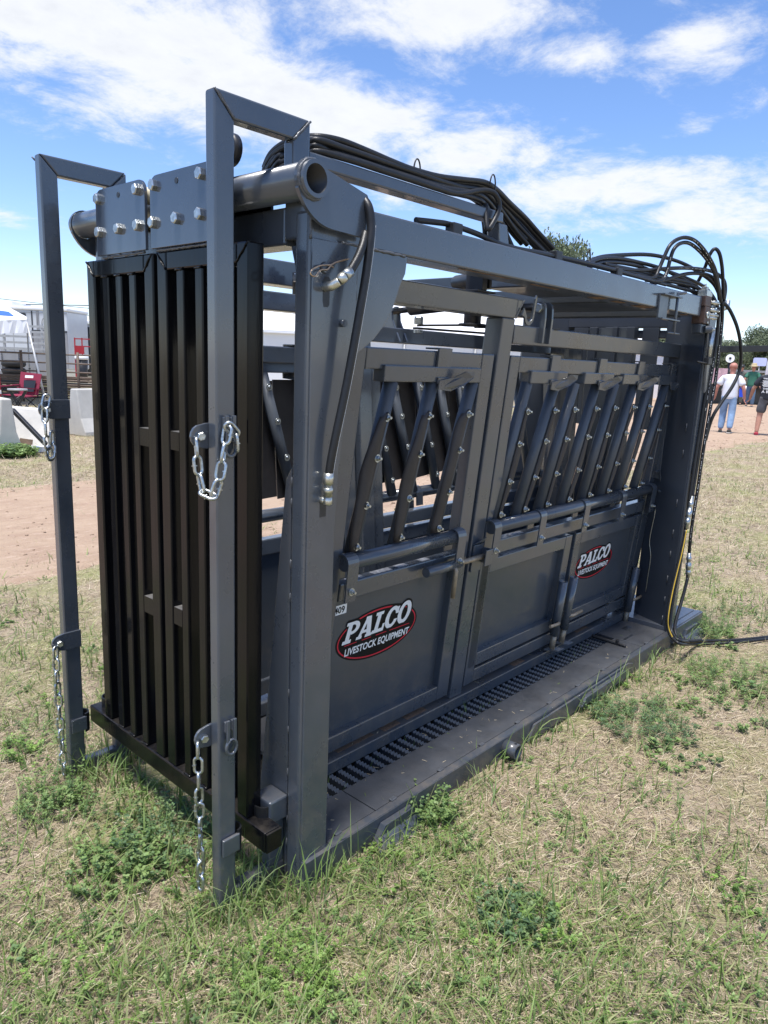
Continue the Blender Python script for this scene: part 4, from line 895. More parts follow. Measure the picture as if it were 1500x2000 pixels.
fitting([(1.352, 1.44, 1.2275), (1.352, 1.44, 1.206), (1.3521, 1.4402, 1.2055)], (.0125, .0135, .009)); fitting([(1.351, 1.441, 1.215), (1.348, 1.472, 1.214)], (.010, .010))
# inline couplers on the downhoses
for a, c in (((4.2095, 1.44, .915), (4.150, 1.43, .735)), ((4.2664, 1.435, .572), (4.282, 1.43, .418))):
    a = Vector(a); c = Vector(c); q = [a.lerp(c, t) for t in (0, .16, .17, .3, .31, .42, .43, .62, .63, .72, .73, .86, .87, 1)]
    fitting(q, (.0115, .0115, .015, .015, .012, .012, .0165, .0165, .014, .014, .0155, .0155, .0115, .0115), m=M_zinc)
for x, y, z in ((4.405, 1.45, 1.965), (4.335, 1.445, 1.955)): fitting([(x, y, z + .05), (x, y, z + .005), (x + .001, y, z)], (.0125, .0135, .0115), m=M_zinc)
# valve block with spool, rods and elbows
b = MB(); b.box(4.075, 4.165, 1.455, 1.525, 1.958, 2.012); b.box(4.08, 4.16, 1.452, 1.52, 1.868, 1.9575); vb = b.build('valve_block', M_rust, chute, .004)
b = MB(); b.box(4.10, 4.16, 1.46, 1.51, 2.012, 2.045); b.box(4.115, 4.14, 1.47, 1.50, 2.045, 2.062); b.cyl((4.128, 1.485, 2.062), (4.128, 1.485, 2.078), .006, 8); b.box(4.145, 4.185, 1.462, 1.495, 2.013, 2.035); b.build('relief_cartridge', M_zincd, vb, .003)
b = MB(); b.cyl((4.115, 1.4515, 1.915), (4.115, 1.446, 1.915), .018, 20); b.cyl((4.115, 1.4459, 1.915), (4.115, 1.4455, 1.915), .008, 8, 1); b.cyl((4.13, 1.4515, 1.876), (4.13, 1.448, 1.876), .006, 10); b.build('port_plug', [M_zincd, M_dark], vb)
b = MB()
for z, x1 in ((1.985, 4.255), (1.945, 4.265), (1.920, 4.255), (1.905, 4.24)): b.tube([(4.16, 1.46, z), (4.19, 1.455, z), (4.191, 1.455, z), (4.22, 1.452, z), (4.221, 1.452, z), (x1, 1.449, z)], .01, 10, rs=(.009, .009, .0125, .0125, .010, .010))
b.build('valve_fitting', M_zincd, vb)
b = MB(); b.box(4.08, 4.15, 1.462, 1.515, 1.818, 1.867); b.cyl((4.12, 1.462, 1.84), (4.15, 1.435, 1.84), .02, 14); b.build('valve_spool', M_grey2, vb, .005)
b = MB(); b.cyl((4.165, 1.44, 1.845), (4.205, 1.44, 1.845), .010, 10)
for dx in (0, .022): b.cyl((4.19 + dx, 1.44, 1.84), (4.178 + dx, 1.44, 1.692), .0075, 10)
b.build('control_rod', M_zinc, vb)
b = MB(); b.box(4.158, 4.215, 1.428, 1.455, 1.655, 1.692); b.bar((4.17, 1.44, 1.662), (4.05, 1.45, 1.668), .012, .008); b.build('rod_clevis', M_blackp, vb, .003)
# loose spanner on the floor plate
b = MB(); b.tube([(3.765, 1.745, .092), (3.76, 1.60, .093)], .011, 8); b.tube([(3.76, 1.61, .094), (3.755, 1.54, .093)], .0075, 8); b.box(3.750, 3.770, 1.586, 1.60, .088, .115); b.build('floor_latch_bar', M_blackp, chute, .001)

# ---- chaff blown on to the floor plate, the sill and into the grating ----
b = MB(); q = random.Random(21)
for k in range(170):
    u_ = q.random()
    if u_ < .45: x, y, z = q.uniform(1.42, 4.2), 1.49 + .16 * q.random() ** .6, .0855
    elif u_ < .8: x, y, z = q.uniform(1.6, 3.85), q.uniform(1.66, 1.755), q.uniform(.05, .083)
    else: x, y, z = q.uniform(1.7, 4.15), 1.757 + q.uniform(.012, .05), .1425
    a_ = q.uniform(0, 6.28); L = q.uniform(.006, .025); d = Vector((math.cos(a_), math.sin(a_), 0)); w = Vector((-d.y, d.x, 0)) * q.uniform(.0005, .0012); o = Vector((x, y, z))
    b.add([o - w, o + d * L - w * .4, o + d * L + w * .4 + Vector((0, 0, .001)), o + w + Vector((0, 0, .001))], [(0, 1, 2, 3)], 0 if q.random() < .8 else 1)
for k in range(26):      # sprigs of grass growing up through the bars
    x, y = q.uniform(1.6, 3.6), q.uniform(1.665, 1.75); o = Vector((x, y, .03)); e = o + Vector((q.uniform(-.03, .03), q.uniform(-.03, .03), q.uniform(.055, .10))); w = Vector((.0015, -.001, 0)); b.add([o - w, o + w, e], [(0, 1, 2)], 1)
M_chaff = mat('chaff', (.48, .40, .27), .9, var=.3, nscale=40); M_sprig = mat('sprig', (.17, .25, .06), .7, var=.2)
b.build('straw_litter', [M_chaff, M_sprig], chute)['kind'] = 'stuff'

# ---- decals ----
def decal(parent, xc, zc, W, Hh, name='brand_decal'):
    b = MB()
    def put(v2, f, layer, mi):
        b.add([PP(xc + p[0], zc + p[1], .036 - .0006 - .0005 * layer) for p in v2], f, mi)
    def ring(rx, ry, rx2, ry2, layer, mi, n=72):
        vo = [(rx * math.cos(2 * math.pi * k / n), ry * math.sin(2 * math.pi * k / n)) for k in range(n)]
        if rx2 is None: put(vo, [tuple(range(n))], layer, mi)
        else:
            vi = [(rx2 * math.cos(2 * math.pi * k / n), ry2 * math.sin(2 * math.pi * k / n)) for k in range(n)]
            put(vo + vi, [(k, (k + 1) % n, n + (k + 1) % n, n + k) for k in range(n)], layer, mi)
    rx, ry = W / 2, Hh / 2
    ring(rx, ry, None, None, 0, 0); ring(rx * .965, ry * .93, rx * .94, ry * .875, 1, 1)
    specs = [(gP, 0.0, .95, 1.0), (gA, .92, 1.1, 1.0), (gL, 1.98, .9, 1.0), (gC, 2.80, 1.0, 1.02), (gO, 3.72, 1.05, 1.06)]
    hgt = Hh * .40; ux = W * .172; base = -Hh * .045; x0 = -W * .435
    for outline in (True, False):
        for fn, ox, w, hs in specs:
            if outline:
                def f2(X, Y, fn=fn):
                    g = np.zeros(X.shape, bool)
                    for dx, dy in ((-.09, 0), (.09, 0), (0, .1), (0, -.08), (.07, .07), (-.07, .07), (0, 0)): g |= fn(X - .15 - dx, Y - .15 - dy)
                    return g
                v, f = raster_quads(f2, 1.4, 1.3, 60, 60); v = [(x - .15, y - .15) for x, y in v]
            else: v, f = raster_quads(fn, 1.12, 1.06, 80, 70)
            put([(x0 + (ox + x) * ux + .30 * y * hgt * .9, base + (y * hs + .05 * ox * .5) * hgt + .02 * Hh) for x, y in v], f, 2 if outline else 4, 0 if outline else 2)
    # thin red line under the name, broken by the letters
    for a, c in ((-.40, -.26), (-.20, -.09), (-.03, .10), (.14, .40)):
        put([(a * W, base - .022 * Hh), (c * W, base - .018 * Hh), (c * W, base - .004 * Hh), (a * W, base - .008 * Hh)], [(0, 1, 2, 3)], 3, 1)
    v, f = text_geo('LIVESTOCK EQUIPMENT', 1.0, .12, .028)
    a = np.array(v); wd = a[:, 0].max() - a[:, 0].min(); k = W * .80 / wd
    put([(p[0] * k, -Hh * .265 + p[1] * k * 1.18) for p in v], f, 5, 2)
    return b.build(name, [M_dblack, M_red, M_white], parent)
decal(dN, 1.929, .590, .452, .205)
decal(d3N, 3.712, .545, .452, .185)
v, f = text_geo('409', .034, 0, .0008)
b = MB(); b.add([PP(1.668, .712, .0350), PP(1.742, .712, .0350), PP(1.742, .749, .0350), PP(1.668, .749, .0350)], [(0, 1, 2, 3)], 0)
b.add([PP(1.707 + p[0], .7185 + p[1], .0345) for p in v], f, 1); b.build('number_label', [M_white, M_dblack], dN)
v, f = text_geo('MSHA IC-34', .014, 0, .0006)
P0, P1 = Vector(PT['hpost2'][3]), Vector(PT['hpost2'][0]); dr = (P1 - P0).normalized(); side = dr.cross(Vector((0, -1, 0))).normalized(); L_ = (P1 - P0).length
b = MB(); b.add([P1 - dr * (L_ * .5 + p[0] * .95) - side * (p[1] - .004) * -1 + Vector((0, -.0125, 0)) + dr * 0 for p in v], f); b.build('hose_print', M_white, chute)

# ---- safety chains (each hangs from its own lug) ----
lm = link_mb()
def chain(pts, label, first_roll=0.0):
    """pts: polyline the chain follows"""
    P = [Vector(p) for p in smoothpath(pts, 6)]; L = [0]
    for i in range(1, len(P)): L.append(L[-1] + (P[i] - P[i - 1]).length)
    pitch = .056 - 2 * .0044 - .0008; n = max(2, int(L[-1] / pitch))
    root = empty('safety_chain', tuple(P[0]), label, 'chain', 'zinc chains on the guide posts')
    def at(d):
        for i in range(1, len(L)):
            if L[i] >= d: return P[i - 1].lerp(P[i], (d - L[i - 1]) / max(1e-6, L[i] - L[i - 1]))
        return P[-1]
    for k in range(n):
        a = at(k * pitch); c = at((k + 1) * pitch); mid = (a + c) / 2
        inst('link', lambda: lm, 'chain_link', M_zinc, tuple(mid), c - a, root, first_roll + (0 if k % 2 else math.pi / 2) + random.uniform(-.15, .15))
    return root
chain([(1.022, 1.580, 1.392), (1.022, 1.573, 1.33), (1.026, 1.565, 1.27), (1.032, 1.545, 1.235), (1.045, 1.525, 1.26), (1.062, 1.525, 1.33), (1.078, 1.527, 1.40), (1.086, 1.527, 1.432), (1.098, 1.527, 1.425), (1.108, 1.527, 1.385), (1.109, 1.528, 1.335)], 'zinc chain looped in a V across the near tall post, hooked in its catch', .4)
chain([(1.018, 1.583, .55), (1.017, 1.579, .40), (1.019, 1.578, .25), (1.016, 1.576, .055)], 'long zinc chain hanging straight down the near tall post to the grass', .5)
chain([(1.038, 2.490, 1.445), (1.026, 2.486, 1.405), (1.022, 2.482, 1.33), (1.026, 2.478, 1.26), (1.032, 2.482, 1.225), (1.043, 2.488, 1.26), (1.046, 2.489, 1.345)], 'short doubled zinc chain at the upper lug of the far left post', .4)
chain([(1.018, 2.490, .55), (1.017, 2.488, .40), (1.020, 2.487, .2), (1.022, 2.484, .035)], 'long zinc chain hanging beside the far left post down into green weeds', .5)
# chute weld beads
weld(chute, [((1.402, 1.4635, 1.9035), (1.66, 1.4665, 1.9035)), ((1.463, 1.4665, 1.63), (1.463, 1.4665, 1.90)), ((1.297, 1.470, 1.90), (1.297, 1.470, 1.96))], .004)
weld(chute, [(PP(2.51, 1.69, 0), PP(2.51, 1.76, 0)), (PP(1.69, .842, .006), PP(1.69, .775, .006)), (PP(2.326, .842, .006), PP(2.326, .775, .006)), (PP(2.508, 1.787, 0), PP(2.552, 1.86, 0))], .003)

# ================================================================== ground
def vnoise(x, y, s, seed=0):
    """smooth value noise on numpy arrays"""
    X = np.asarray(x, float) * s; Y = np.asarray(y, float) * s
    xi = np.floor(X).astype(np.int64); yi = np.floor(Y).astype(np.int64); fx = X - xi; fy = Y - yi
    fx = fx * fx * (3 - 2 * fx); fy = fy * fy * (3 - 2 * fy)
    def h(a, b):
        n = (a * 374761393 + b * 668265263 + seed * 1442695041) & 0x7fffffff
        n = ((n ^ (n >> 13)) * 1274126177) & 0x7fffffff
        return ((n ^ (n >> 16)) & 0xffff) / 65535.0
    return (h(xi, yi) * (1 - fx) + h(xi + 1, yi) * fx) * (1 - fy) + (h(xi, yi + 1) * (1 - fx) + h(xi + 1, yi + 1) * fx) * fy
def fbm(x, y, s, seed=0, o=4):
    t = 0; a = .5; tt = 0
    for k in range(o): t = t + a * vnoise(x, y, s * 2 ** k, seed + k); tt += a; a *= .5
    return t / tt
def road_edges(x):
    """near and far edge of the dirt track as it runs past the chute"""
    x = np.asarray(x, float)
    lo = 4.75 + .25 * np.sin(x * .55) + .5 * (fbm(x, x * 0 + 3.1, .8, 5) - .5) + .2 * np.clip(x - 10, 0, 60) * .22
    lo = np.where(x > 10, lo - .035 * np.clip(x - 10, 0, 60), lo)
    hi = 8.75 + .5 * (fbm(x, x * 0 + 9.7, .7, 8) - .5) + np.clip(x - 7, 0, 200) * .26
    return lo, hi
def in_road(x, y):
    lo, hi = road_edges(x); w = .25
    return np.clip((y - lo) / w, 0, 1) * np.clip((hi - y) / w, 0, 1)
def bump(x, y):
    r = np.hypot(x, y)
    return (.030 * (fbm(x, y, 2.2, 3) - .5) + .018 * (fbm(x, y, 7, 4) - .5)) * np.clip((14 - r) / 6, 0, 1) - .004
def axis(lo, hi, d, far):
    a = list(np.arange(lo, hi, d)); st = d; x = a[-1]
    while x < far: st *= 1.16; x += st; a.append(x)
    st = d; x = a[0]; pre = []
    while x > -far: st *= 1.16; x -= st; pre.append(x)
    return np.array(pre[::-1] + a)
gxs = axis(-.2, 7.0, .055, 2600); gys = axis(-.6, 6.5, .055, 2600)
GX, GY = np.meshgrid(gxs, gys, indexing='ij')
GZ = gz(GX, GY) + bump(GX, GY)
nxg, nyg = GX.shape
gv = np.stack([GX, GY, GZ], -1).reshape(-1, 3)
I, J = np.meshgrid(np.arange(nxg - 1), np.arange(nyg - 1), indexing='ij'); q = (I * nyg + J).ravel()
gf = np.stack([q, q + nyg, q + nyg + 1, q + 1], -1)
def np_mesh(name, v, f, m, cols=None, smooth=False, kind=None, label=None, cat=None):
    me = bpy.data.meshes.new(name); k = f.shape[1]
    me.vertices.add(len(v)); me.vertices.foreach_set('co', np.ascontiguousarray(v, dtype=np.float32).ravel())
    me.loops.add(f.size); me.loops.foreach_set('vertex_index', np.ascontiguousarray(f, dtype=np.int32).ravel())
    me.polygons.add(len(f)); me.polygons.foreach_set('loop_start', np.arange(0, f.size, k, dtype=np.int32))
    try: me.polygons.foreach_set('loop_total', np.full(len(f), k, dtype=np.int32))
    except Exception: pass
    me.update(calc_edges=True)
    if smooth: me.polygons.foreach_set('use_smooth', np.ones(len(f), dtype=bool))
    if cols is not None:
        at = me.color_attributes.new('Tint', 'FLOAT_COLOR', 'POINT')
        at.data.foreach_set('color', np.ascontiguousarray(np.concatenate([cols, np.ones((len(cols), 1))], 1), dtype=np.float32).ravel())
    me.materials.append(m); o = bpy.data.objects.new(name, me); C.objects.link(o); ORG[o] = Vector((0, 0, 0)); setp(o, label, cat, None, kind); return o

def ground_mat(name, cols, scales, bumpd=.02, bumps=60):
    M = bpy.data.materials.new(name); M.use_nodes = True; t = M.node_tree; N = t.nodes; L = t.links; b = N['Principled BSDF']
    b.inputs['Roughness'].default_value = .95; b.inputs['Specular IOR Level'].default_value = .15
    g = N.new('ShaderNodeNewGeometry'); cur = None
    for i, (c, s, lo, hi, st) in enumerate(cols):
        if cur is None:
            rgb = N.new('ShaderNodeRGB'); rgb.outputs[0].default_value = (*c, 1); cur = rgb.outputs[0]; continue
        n = N.new('ShaderNodeTexNoise'); n.inputs['Scale'].default_value = s; n.inputs['Detail'].default_value = 8; n.inputs['Roughness'].default_value = .68
        mp = N.new('ShaderNodeMapping'); mp.inputs['Location'].default_value = (i * 7.3, i * 3.1, 0); mp.inputs['Scale'].default_value = st
        L.new(g.outputs['Position'], mp.inputs[0]); L.new(mp.outputs[0], n.inputs['Vector'])
        r = N.new('ShaderNodeMapRange'); r.inputs['From Min'].default_value = lo; r.inputs['From Max'].default_value = hi
        L.new(n.outputs[0], r.inputs[0])
        m = N.new('ShaderNodeMixRGB'); L.new(r.outputs[0], m.inputs[0]); L.new(cur, m.inputs[1]); m.inputs[2].default_value = (*c, 1); cur = m.outputs[0]
    L.new(cur, b.inputs['Base Color'])
    bn = N.new('ShaderNodeTexNoise'); bn.inputs['Scale'].default_value = bumps; bn.inputs['Detail'].default_value = 8; bn.inputs['Roughness'].default_value = .7
    L.new(g.outputs['Position'], bn.inputs['Vector'])
    bb = N.new('ShaderNodeBump'); bb.inputs['Strength'].default_value = .9; bb.inputs['Distance'].default_value = bumpd
    L.new(bn.outputs[0], bb.inputs['Height']); L.new(bb.outputs[0], b.inputs['Normal'])
    return M
one = (1, 1, 1)
M_lawn = ground_mat('dry_lawn', [((.39, .31, .225), 0, 0, 0, one), ((.21, .165, .125), 5.0, .48, .64, one), ((.12, .09, .07), 12.0, .58, .70, one), ((.27, .275, .12), 1.5, .46, .62, one), ((.50, .41, .30), 55.0, .52, .66, one)], None, .02, 70)
M_road = ground_mat('pink_dirt', [((.43, .315, .225), 0, 0, 0, one), ((.36, .25, .18), 1.6, .42, .66, (1, 2.2, 1)), ((.50, .37, .28), 7.0, .52, .70, (1, 2, 1)), ((.27, .18, .125), 24.0, .66, .74, (1, 1.6, 1))], None, .03, 26)
np_mesh('ground', gv, gf, M_lawn, smooth=True, kind='structure')
# dirt track: its own sheet, ragged at the edges
rx = np.concatenate([np.arange(-14, 8, .12), np.arange(8, 30, .35), np.arange(30, 90, 1.5)]); nt = 34
lo, hi = road_edges(rx); T = np.linspace(0, 1, nt)
RX = np.repeat(rx[:, None], nt, 1); RY = lo[:, None] + (hi - lo)[:, None] * T[None]
edge = np.minimum(T, 1 - T)[None]
RY = RY + np.where(edge < .001, .18 * (fbm(RX, RY, 6, 21) - .5), 0)
RZ = gz(RX, RY) + np.where(edge < .001, -.012, .014) + .010 * (fbm(RX, RY, 3.5, 31) - .5) + bump(RX, RY) * .3
q = (np.arange(len(rx) - 1)[:, None] * nt + np.arange(nt - 1)[None]).ravel()
np_mesh('dirt_road', np.stack([RX, RY, RZ], -1).reshape(-1, 3), np.stack([q, q + nt, q + nt + 1, q + 1], -1), M_road, smooth=True, kind='structure')

# ---- grass and straw --------------------------------------------------
def tint_mat(name, rough=.75, trans=0.25):
    M = bpy.data.materials.new(name); M.use_nodes = True; t = M.node_tree; N = t.nodes; L = t.links; b = N['Principled BSDF']
    a = N.new('ShaderNodeAttribute'); a.attribute_name = 'Tint'
    L.new(a.outputs['Color'], b.inputs['Base Color']); b.inputs['Roughness'].default_value = rough; b.inputs['Specular IOR Level'].default_value = .3
    if trans:
        tr = N.new('ShaderNodeBsdfTranslucent'); L.new(a.outputs['Color'], tr.inputs['Color'])
        mx = N.new('ShaderNodeMixShader'); mx.inputs[0].default_value = trans; L.new(b.outputs[0], mx.inputs[1]); L.new(tr.outputs[0], mx.inputs[2]); L.new(mx.outputs[0], N['Material Output'].inputs[0])
    return M
M_straw = tint_mat('straw_blades', .8, .1)
M_green = tint_mat('green_blades', .55, .3)
M_leaf = tint_mat('weed_leaves', .5, .3)
def on_base(x, y):
    a = (x > 1.29) & (x < 4.68) & (y > 1.44) & (y < 2.67)
    return a
def sample(n, rmin, rmax, p=1.35, a0=8, a1=80):
    u = rng.random(n); e = 2 - p
    r = (rmin ** e + u * (rmax ** e - rmin ** e)) ** (1 / e) if abs(e) > 1e-6 else rmin * (rmax / rmin) ** u
    a = np.radians(a0 + (a1 - a0) * rng.random(n)); return r * np.cos(a), r * np.sin(a), r
def surf(x, y): return gz(x, y) + bump(x, y)
def blades(name, x, y, length, width, lean, bend, heading, col, m, segs=3, kind='stuff', z0=0.0, tip=.15):
    n = len(x); t = np.linspace(0, 1, segs + 1)[None]                       # along the blade
    th = lean[:, None] + bend[:, None] * t                                  # angle from upright grows along it
    ds = length[:, None] / segs
    hx = np.concatenate([np.zeros((n, 1)), np.cumsum(np.sin(th[:, :-1]) * ds, 1)], 1); hz = np.concatenate([np.zeros((n, 1)), np.cumsum(np.cos(th[:, :-1]) * ds, 1)], 1)
    curl = (rng.random(n)[:, None] - .5) * 1.2 * t
    ca, sa = np.cos(heading[:, None] + curl), np.sin(heading[:, None] + curl)
    px = x[:, None] + hx * ca; py = y[:, None] + hx * sa; pz = (surf(x, y) + z0)[:, None] + hz
    pz = np.maximum(pz, surf(px, py) + .002)
    w = width[:, None] * (1 - (1 - tip) * t ** 1.5) / 2
    wx, wy = -sa * w, ca * w
    v = np.stack([np.stack([px - wx, py - wy, pz], -1), np.stack([px + wx, py + wy, pz + .0006], -1)], 2)   # n, segs+1, 2, 3
    k = (np.arange(n)[:, None] * (segs + 1) * 2 + np.arange(segs)[None] * 2)
    f = np.stack([k, k + 1, k + 3, k + 2], -1).reshape(-1, 4)
    return np_mesh(name, v.reshape(-1, 3), f, m, np.repeat(col, (segs + 1) * 2, 0), smooth=True, kind=kind)
def keep(x, y, extra=None):
    lo_, hi_ = road_edges(x); soft = np.clip((y - lo_ + .35) / 1.1, 0, 1) * np.clip((hi_ - y + .35) / 1.1, 0, 1); k = ~on_base(x, y) & (rng.random(len(x)) > soft ** .8 * .99)
    if extra is not None: k &= extra
    return k
greenness = lambda x, y: np.clip((fbm(x, y, 1.3, 40, 4) - .42) * 4.5, 0, 1) * .8 + .45 * np.exp(-((np.hypot(x - 1.0, y - 2.1) / .75) ** 2)) + .25 * np.exp(-(((y - 1.35) / .12) ** 2)) * (x > 1.4) * (x < 4.8)
# lying straw
x, y, r = sample(400000, 1.15, 26, 1.45); k = keep(x, y, rng.random(len(x)) < .35 + 1.3 * np.clip(fbm(x, y, 2.6, 77, 4) * 2.4 - .75, 0, 1)); x, y, r = x[k], y[k], r[k]; n = len(x)
sc = np.clip(r / 3.6, 1, 3)
base = np.array([(.58, .485, .335), (.50, .41, .28), (.40, .315, .21), (.64, .555, .41), (.31, .24, .17), (.45, .42, .22)])[rng.integers(0, 6, n)]
blades('dry_grass', x, y, (.022 + .065 * rng.random(n) ** 1.7) * np.clip(r / 5, 1, 2.2), (.0011 + .0015 * rng.random(n)) * sc, np.radians(rng.normal(80, 13, n)), np.radians(rng.normal(10, 22, n)), rng.random(n) * 6.283, base * (.80 + .32 * rng.random((n, 1))), M_straw, 2, z0=.003)
# short standing stubble
x, y, r = sample(90000, 1.15, 30, 1.35); k = keep(x, y); x, y, r = x[k], y[k], r[k]; n = len(x)
g = greenness(x, y)[:, None]; isg = rng.random((n, 1)) < np.clip(g * .85 + .10 + .02 * np.clip(r[:, None] - 4, 0, 6), 0, .9)
dry = np.array([(.42, .35, .21), (.36, .29, .17), (.33, .31, .15)])[rng.integers(0, 3, n)]
grn = np.array([(.16, .22, .06), (.20, .25, .08), (.25, .27, .11), (.13, .19, .06)])[rng.integers(0, 4, n)]
blades('grass_stubble', x, y, (.02 + .05 * rng.random(n)) * np.clip(r / 6, 1, 1.8), (.0016 + .0016 * rng.random(n)) * np.clip(r / 4, 1, 2.2), np.radians(rng.normal(52, 20, n)), np.radians(rng.normal(40, 25, n)), rng.random(n) * 6.283, np.where(isg, grn, dry) * (.8 + .4 * rng.random((n, 1))), M_green, 2)
# long green blades in patches
x, y, r = sample(130000, 1.15, 22, 1.5); k = keep(x, y, rng.random(len(x)) < greenness(x, y) * .62 + .03); x, y, r = x[k], y[k], r[k]; n = len(x)
grn = np.array([(.14, .22, .05), (.19, .27, .075), (.25, .31, .11), (.12, .19, .06), (.29, .31, .14)])[rng.integers(0, 5, n)]
blades('green_grass', x, y, (.045 + .12 * rng.random(n) ** 1.9) * np.clip(6 / r, .45, 1), (.003 + .0042 * rng.random(n) ** 1.5) * np.clip(r / 4, 1, 1.8), np.radians(rng.normal(38, 22, n)), np.radians(rng.normal(62, 28, n)), rng.random(n) * 6.283, grn * (.8 + .4 * rng.random((n, 1))), M_green, 4, tip=.05)
# tall blades at the feet of the posts and along the skid
fx = np.concatenate([rng.normal(1.28, .05, 45), rng.normal(1.09, .07, 40), rng.uniform(1.3, 4.7, 130), rng.normal(1.13, .09, 90), rng.normal(1.12, .08, 50), rng.uniform(1.05, 1.3, 120)])
fy = np.concatenate([rng.normal(1.42, .03, 45), rng.normal(1.50, .04, 40), 1.43 - np.abs(rng.normal(0, .035, 130)), rng.normal(2.46, .06, 90), rng.normal(1.55, .05, 50), rng.uniform(1.6, 2.5, 120)])
n = len(fx); grn = np.array([(.12, .19, .05), (.17, .25, .075), (.24, .31, .13)])[rng.integers(0, 3, n)]
blades('tall_grass', fx, fy, .07 + .15 * rng.random(n), .0035 + .004 * rng.random(n), np.radians(rng.normal(15, 14, n)), np.radians(rng.normal(55, 28, n)), rng.random(n) * 6.283, grn, M_green, 5, tip=.04)
# leafy weeds
def weed_geo(cx, cy, rad, hgt, nst, ls, pal, rg, slim=None):
    V = []; F = []; K = []; rad = rad * 1.25; slim = slim or rg.uniform(.16, .42)
    for i in range(nst):
        a = rg.random() * 6.283; rr = rad * math.sqrt(rg.random()); bx, by = cx + rr * math.cos(a), cy + rr * math.sin(a)
        bz = float(surf(bx, by)); h = hgt * (.2 + .85 * rg.random() ** 1.3) * (1 - .35 * rr / rad); ln = .5 * rr / rad + .25 * rg.random(); dx, dy = math.cos(a + rg.normal(0, .6)) * ln * h, math.sin(a + rg.normal(0, .6)) * ln * h
        nl = int(4 + 5 * rg.random()); c = np.array(pal[rg.integers(0, len(pal))]) * (.8 + .4 * rg.random())
        p0 = np.array((bx, by, bz)); p1 = np.array((bx + dx, by + dy, bz + h)); w = np.array((.0011, .0011, 0)); k = len(V)
        V += [p0 - w, p0 + w, p1 + w * .5, p1 - w * .5]; F.append((k, k + 1, k + 2, k + 3)); K += [c * .9] * 4
        for j in range(nl):
            t = .25 + .75 * (j + rg.random() * .6) / nl; p = p0 + (p1 - p0) * min(t, 1); az = rg.random() * 6.283; el_ = rg.uniform(.1, .9)
            for q in range(3):
                aa = az + (q - 1) * .85; L = ls * (.7 + .6 * rg.random()); d = np.array((math.cos(aa) * math.cos(el_), math.sin(aa) * math.cos(el_), math.sin(el_) * .55)); sd = np.array((-math.sin(aa), math.cos(aa), rg.normal(0, .25))) * L * slim
                b0 = p + d * L * .25; m = p + d * L * .75 + np.array((0, 0, .06 * L)); e = p + d * L * 1.3; k = len(V); cc = c * (.85 + .3 * rg.random())
                V += [b0, m + sd, e, m - sd]; F.append((k, k + 1, k + 2, k + 3)); K += [cc] * 4
    return np.array(V), np.array(F), np.array(K)
PALG = [(.16, .25, .08), (.20, .30, .10), (.13, .21, .08), (.24, .33, .12)]
PALB = [(.20, .32, .07), (.25, .37, .10), (.16, .27, .065)]
PALD = [(.12, .20, .09), (.15, .24, .10), (.10, .17, .085), (.19, .27, .11)]
big = {6: ('leafy green weed clump under the left end of the black tail gate', PALG, .11, .10), 3: ('dense weed clump at the foot of the far left post', PALG, .10, .12),
       9: ('wide bushy weed between the hanging chain and the left edge', PALD, .13, .13), 11: ('bright yellow-green clover patch at the bottom centre', PALB, .10, .10),
       15: ('dark bluish weed tuft standing alone in the dry grass at lower right', PALD, .085, .085), 18: ('leafy weed growing against the skid beside the lift pocket', PALG, .06, .13),
       21: ('round feathery weed on the lawn right of the skid', PALD, .17, .12), 24: ('green weed at the corner of the front deck', PALG, .13, .13), 26: ('wide weed patch at the right picture edge beyond the deck', PALG, .22, .12),
       31: ('weeds at the foot of the concrete barrier', PALG, .26, .20)}
allV = []; allF = []; allK = []; nv = 0
for i, (cx, cy) in enumerate(PT['clumps']):
    rg = np.random.default_rng(100 + i); d = math.hypot(cx, cy)
    if i in big:
        lab, pal, rad, h = big[i]; V, F, K = weed_geo(cx, cy, rad, h, int(85 + 50 * (rad / .1)), .0105 if d < 3 else (.017 if d < 7 else .05), pal, rg, .13 if i in (21, 24, 26) else None)
        o = np_mesh('weed', V, F, M_leaf, K, label=lab, cat='weed')
        org = np.array((cx, cy, surf(cx, cy))); me = o.data; me.vertices.foreach_set('co', (V - org).astype(np.float32).ravel()); o.location = org; me.update()
        o['group'] = 'leafy weeds in the dry grass'
        continue
    rad = (.05 + .07 * rg.random()) * min(2.0, max(1, d / 2.6)); V, F, K = weed_geo(cx, cy, rad, .05 + .05 * rg.random(), 24, .0095 if d < 3 else .016, PALG if rg.random() < .65 else PALB, rg)
    allV.append(V); allF.append(F + nv); allK.append(K); nv += len(V)
for i in range(240):     # scattered seedlings
    rg = np.random.default_rng(900 + i); xx, yy, rr = sample(1, 1.3, 9, 1.2, 14, 76); cx, cy = float(xx[0]), float(yy[0])
    if on_base(np.array([cx]), np.array([cy]))[0] or in_road(np.array([cx]), np.array([cy]))[0] > .1: continue
    V, F, K = weed_geo(cx, cy, .02 + .05 * rg.random(), .025 + .04 * rg.random(), 5 + int(6 * rg.random()), .008 + .005 * rg.random(), PALG if rg.random() < .6 else PALB, rg); allV.append(V); allF.append(F + nv); allK.append(K); nv += len(V)
np_mesh('ground_clover', np.concatenate(allV), np.concatenate(allF), M_leaf, np.concatenate(allK), kind='stuff')
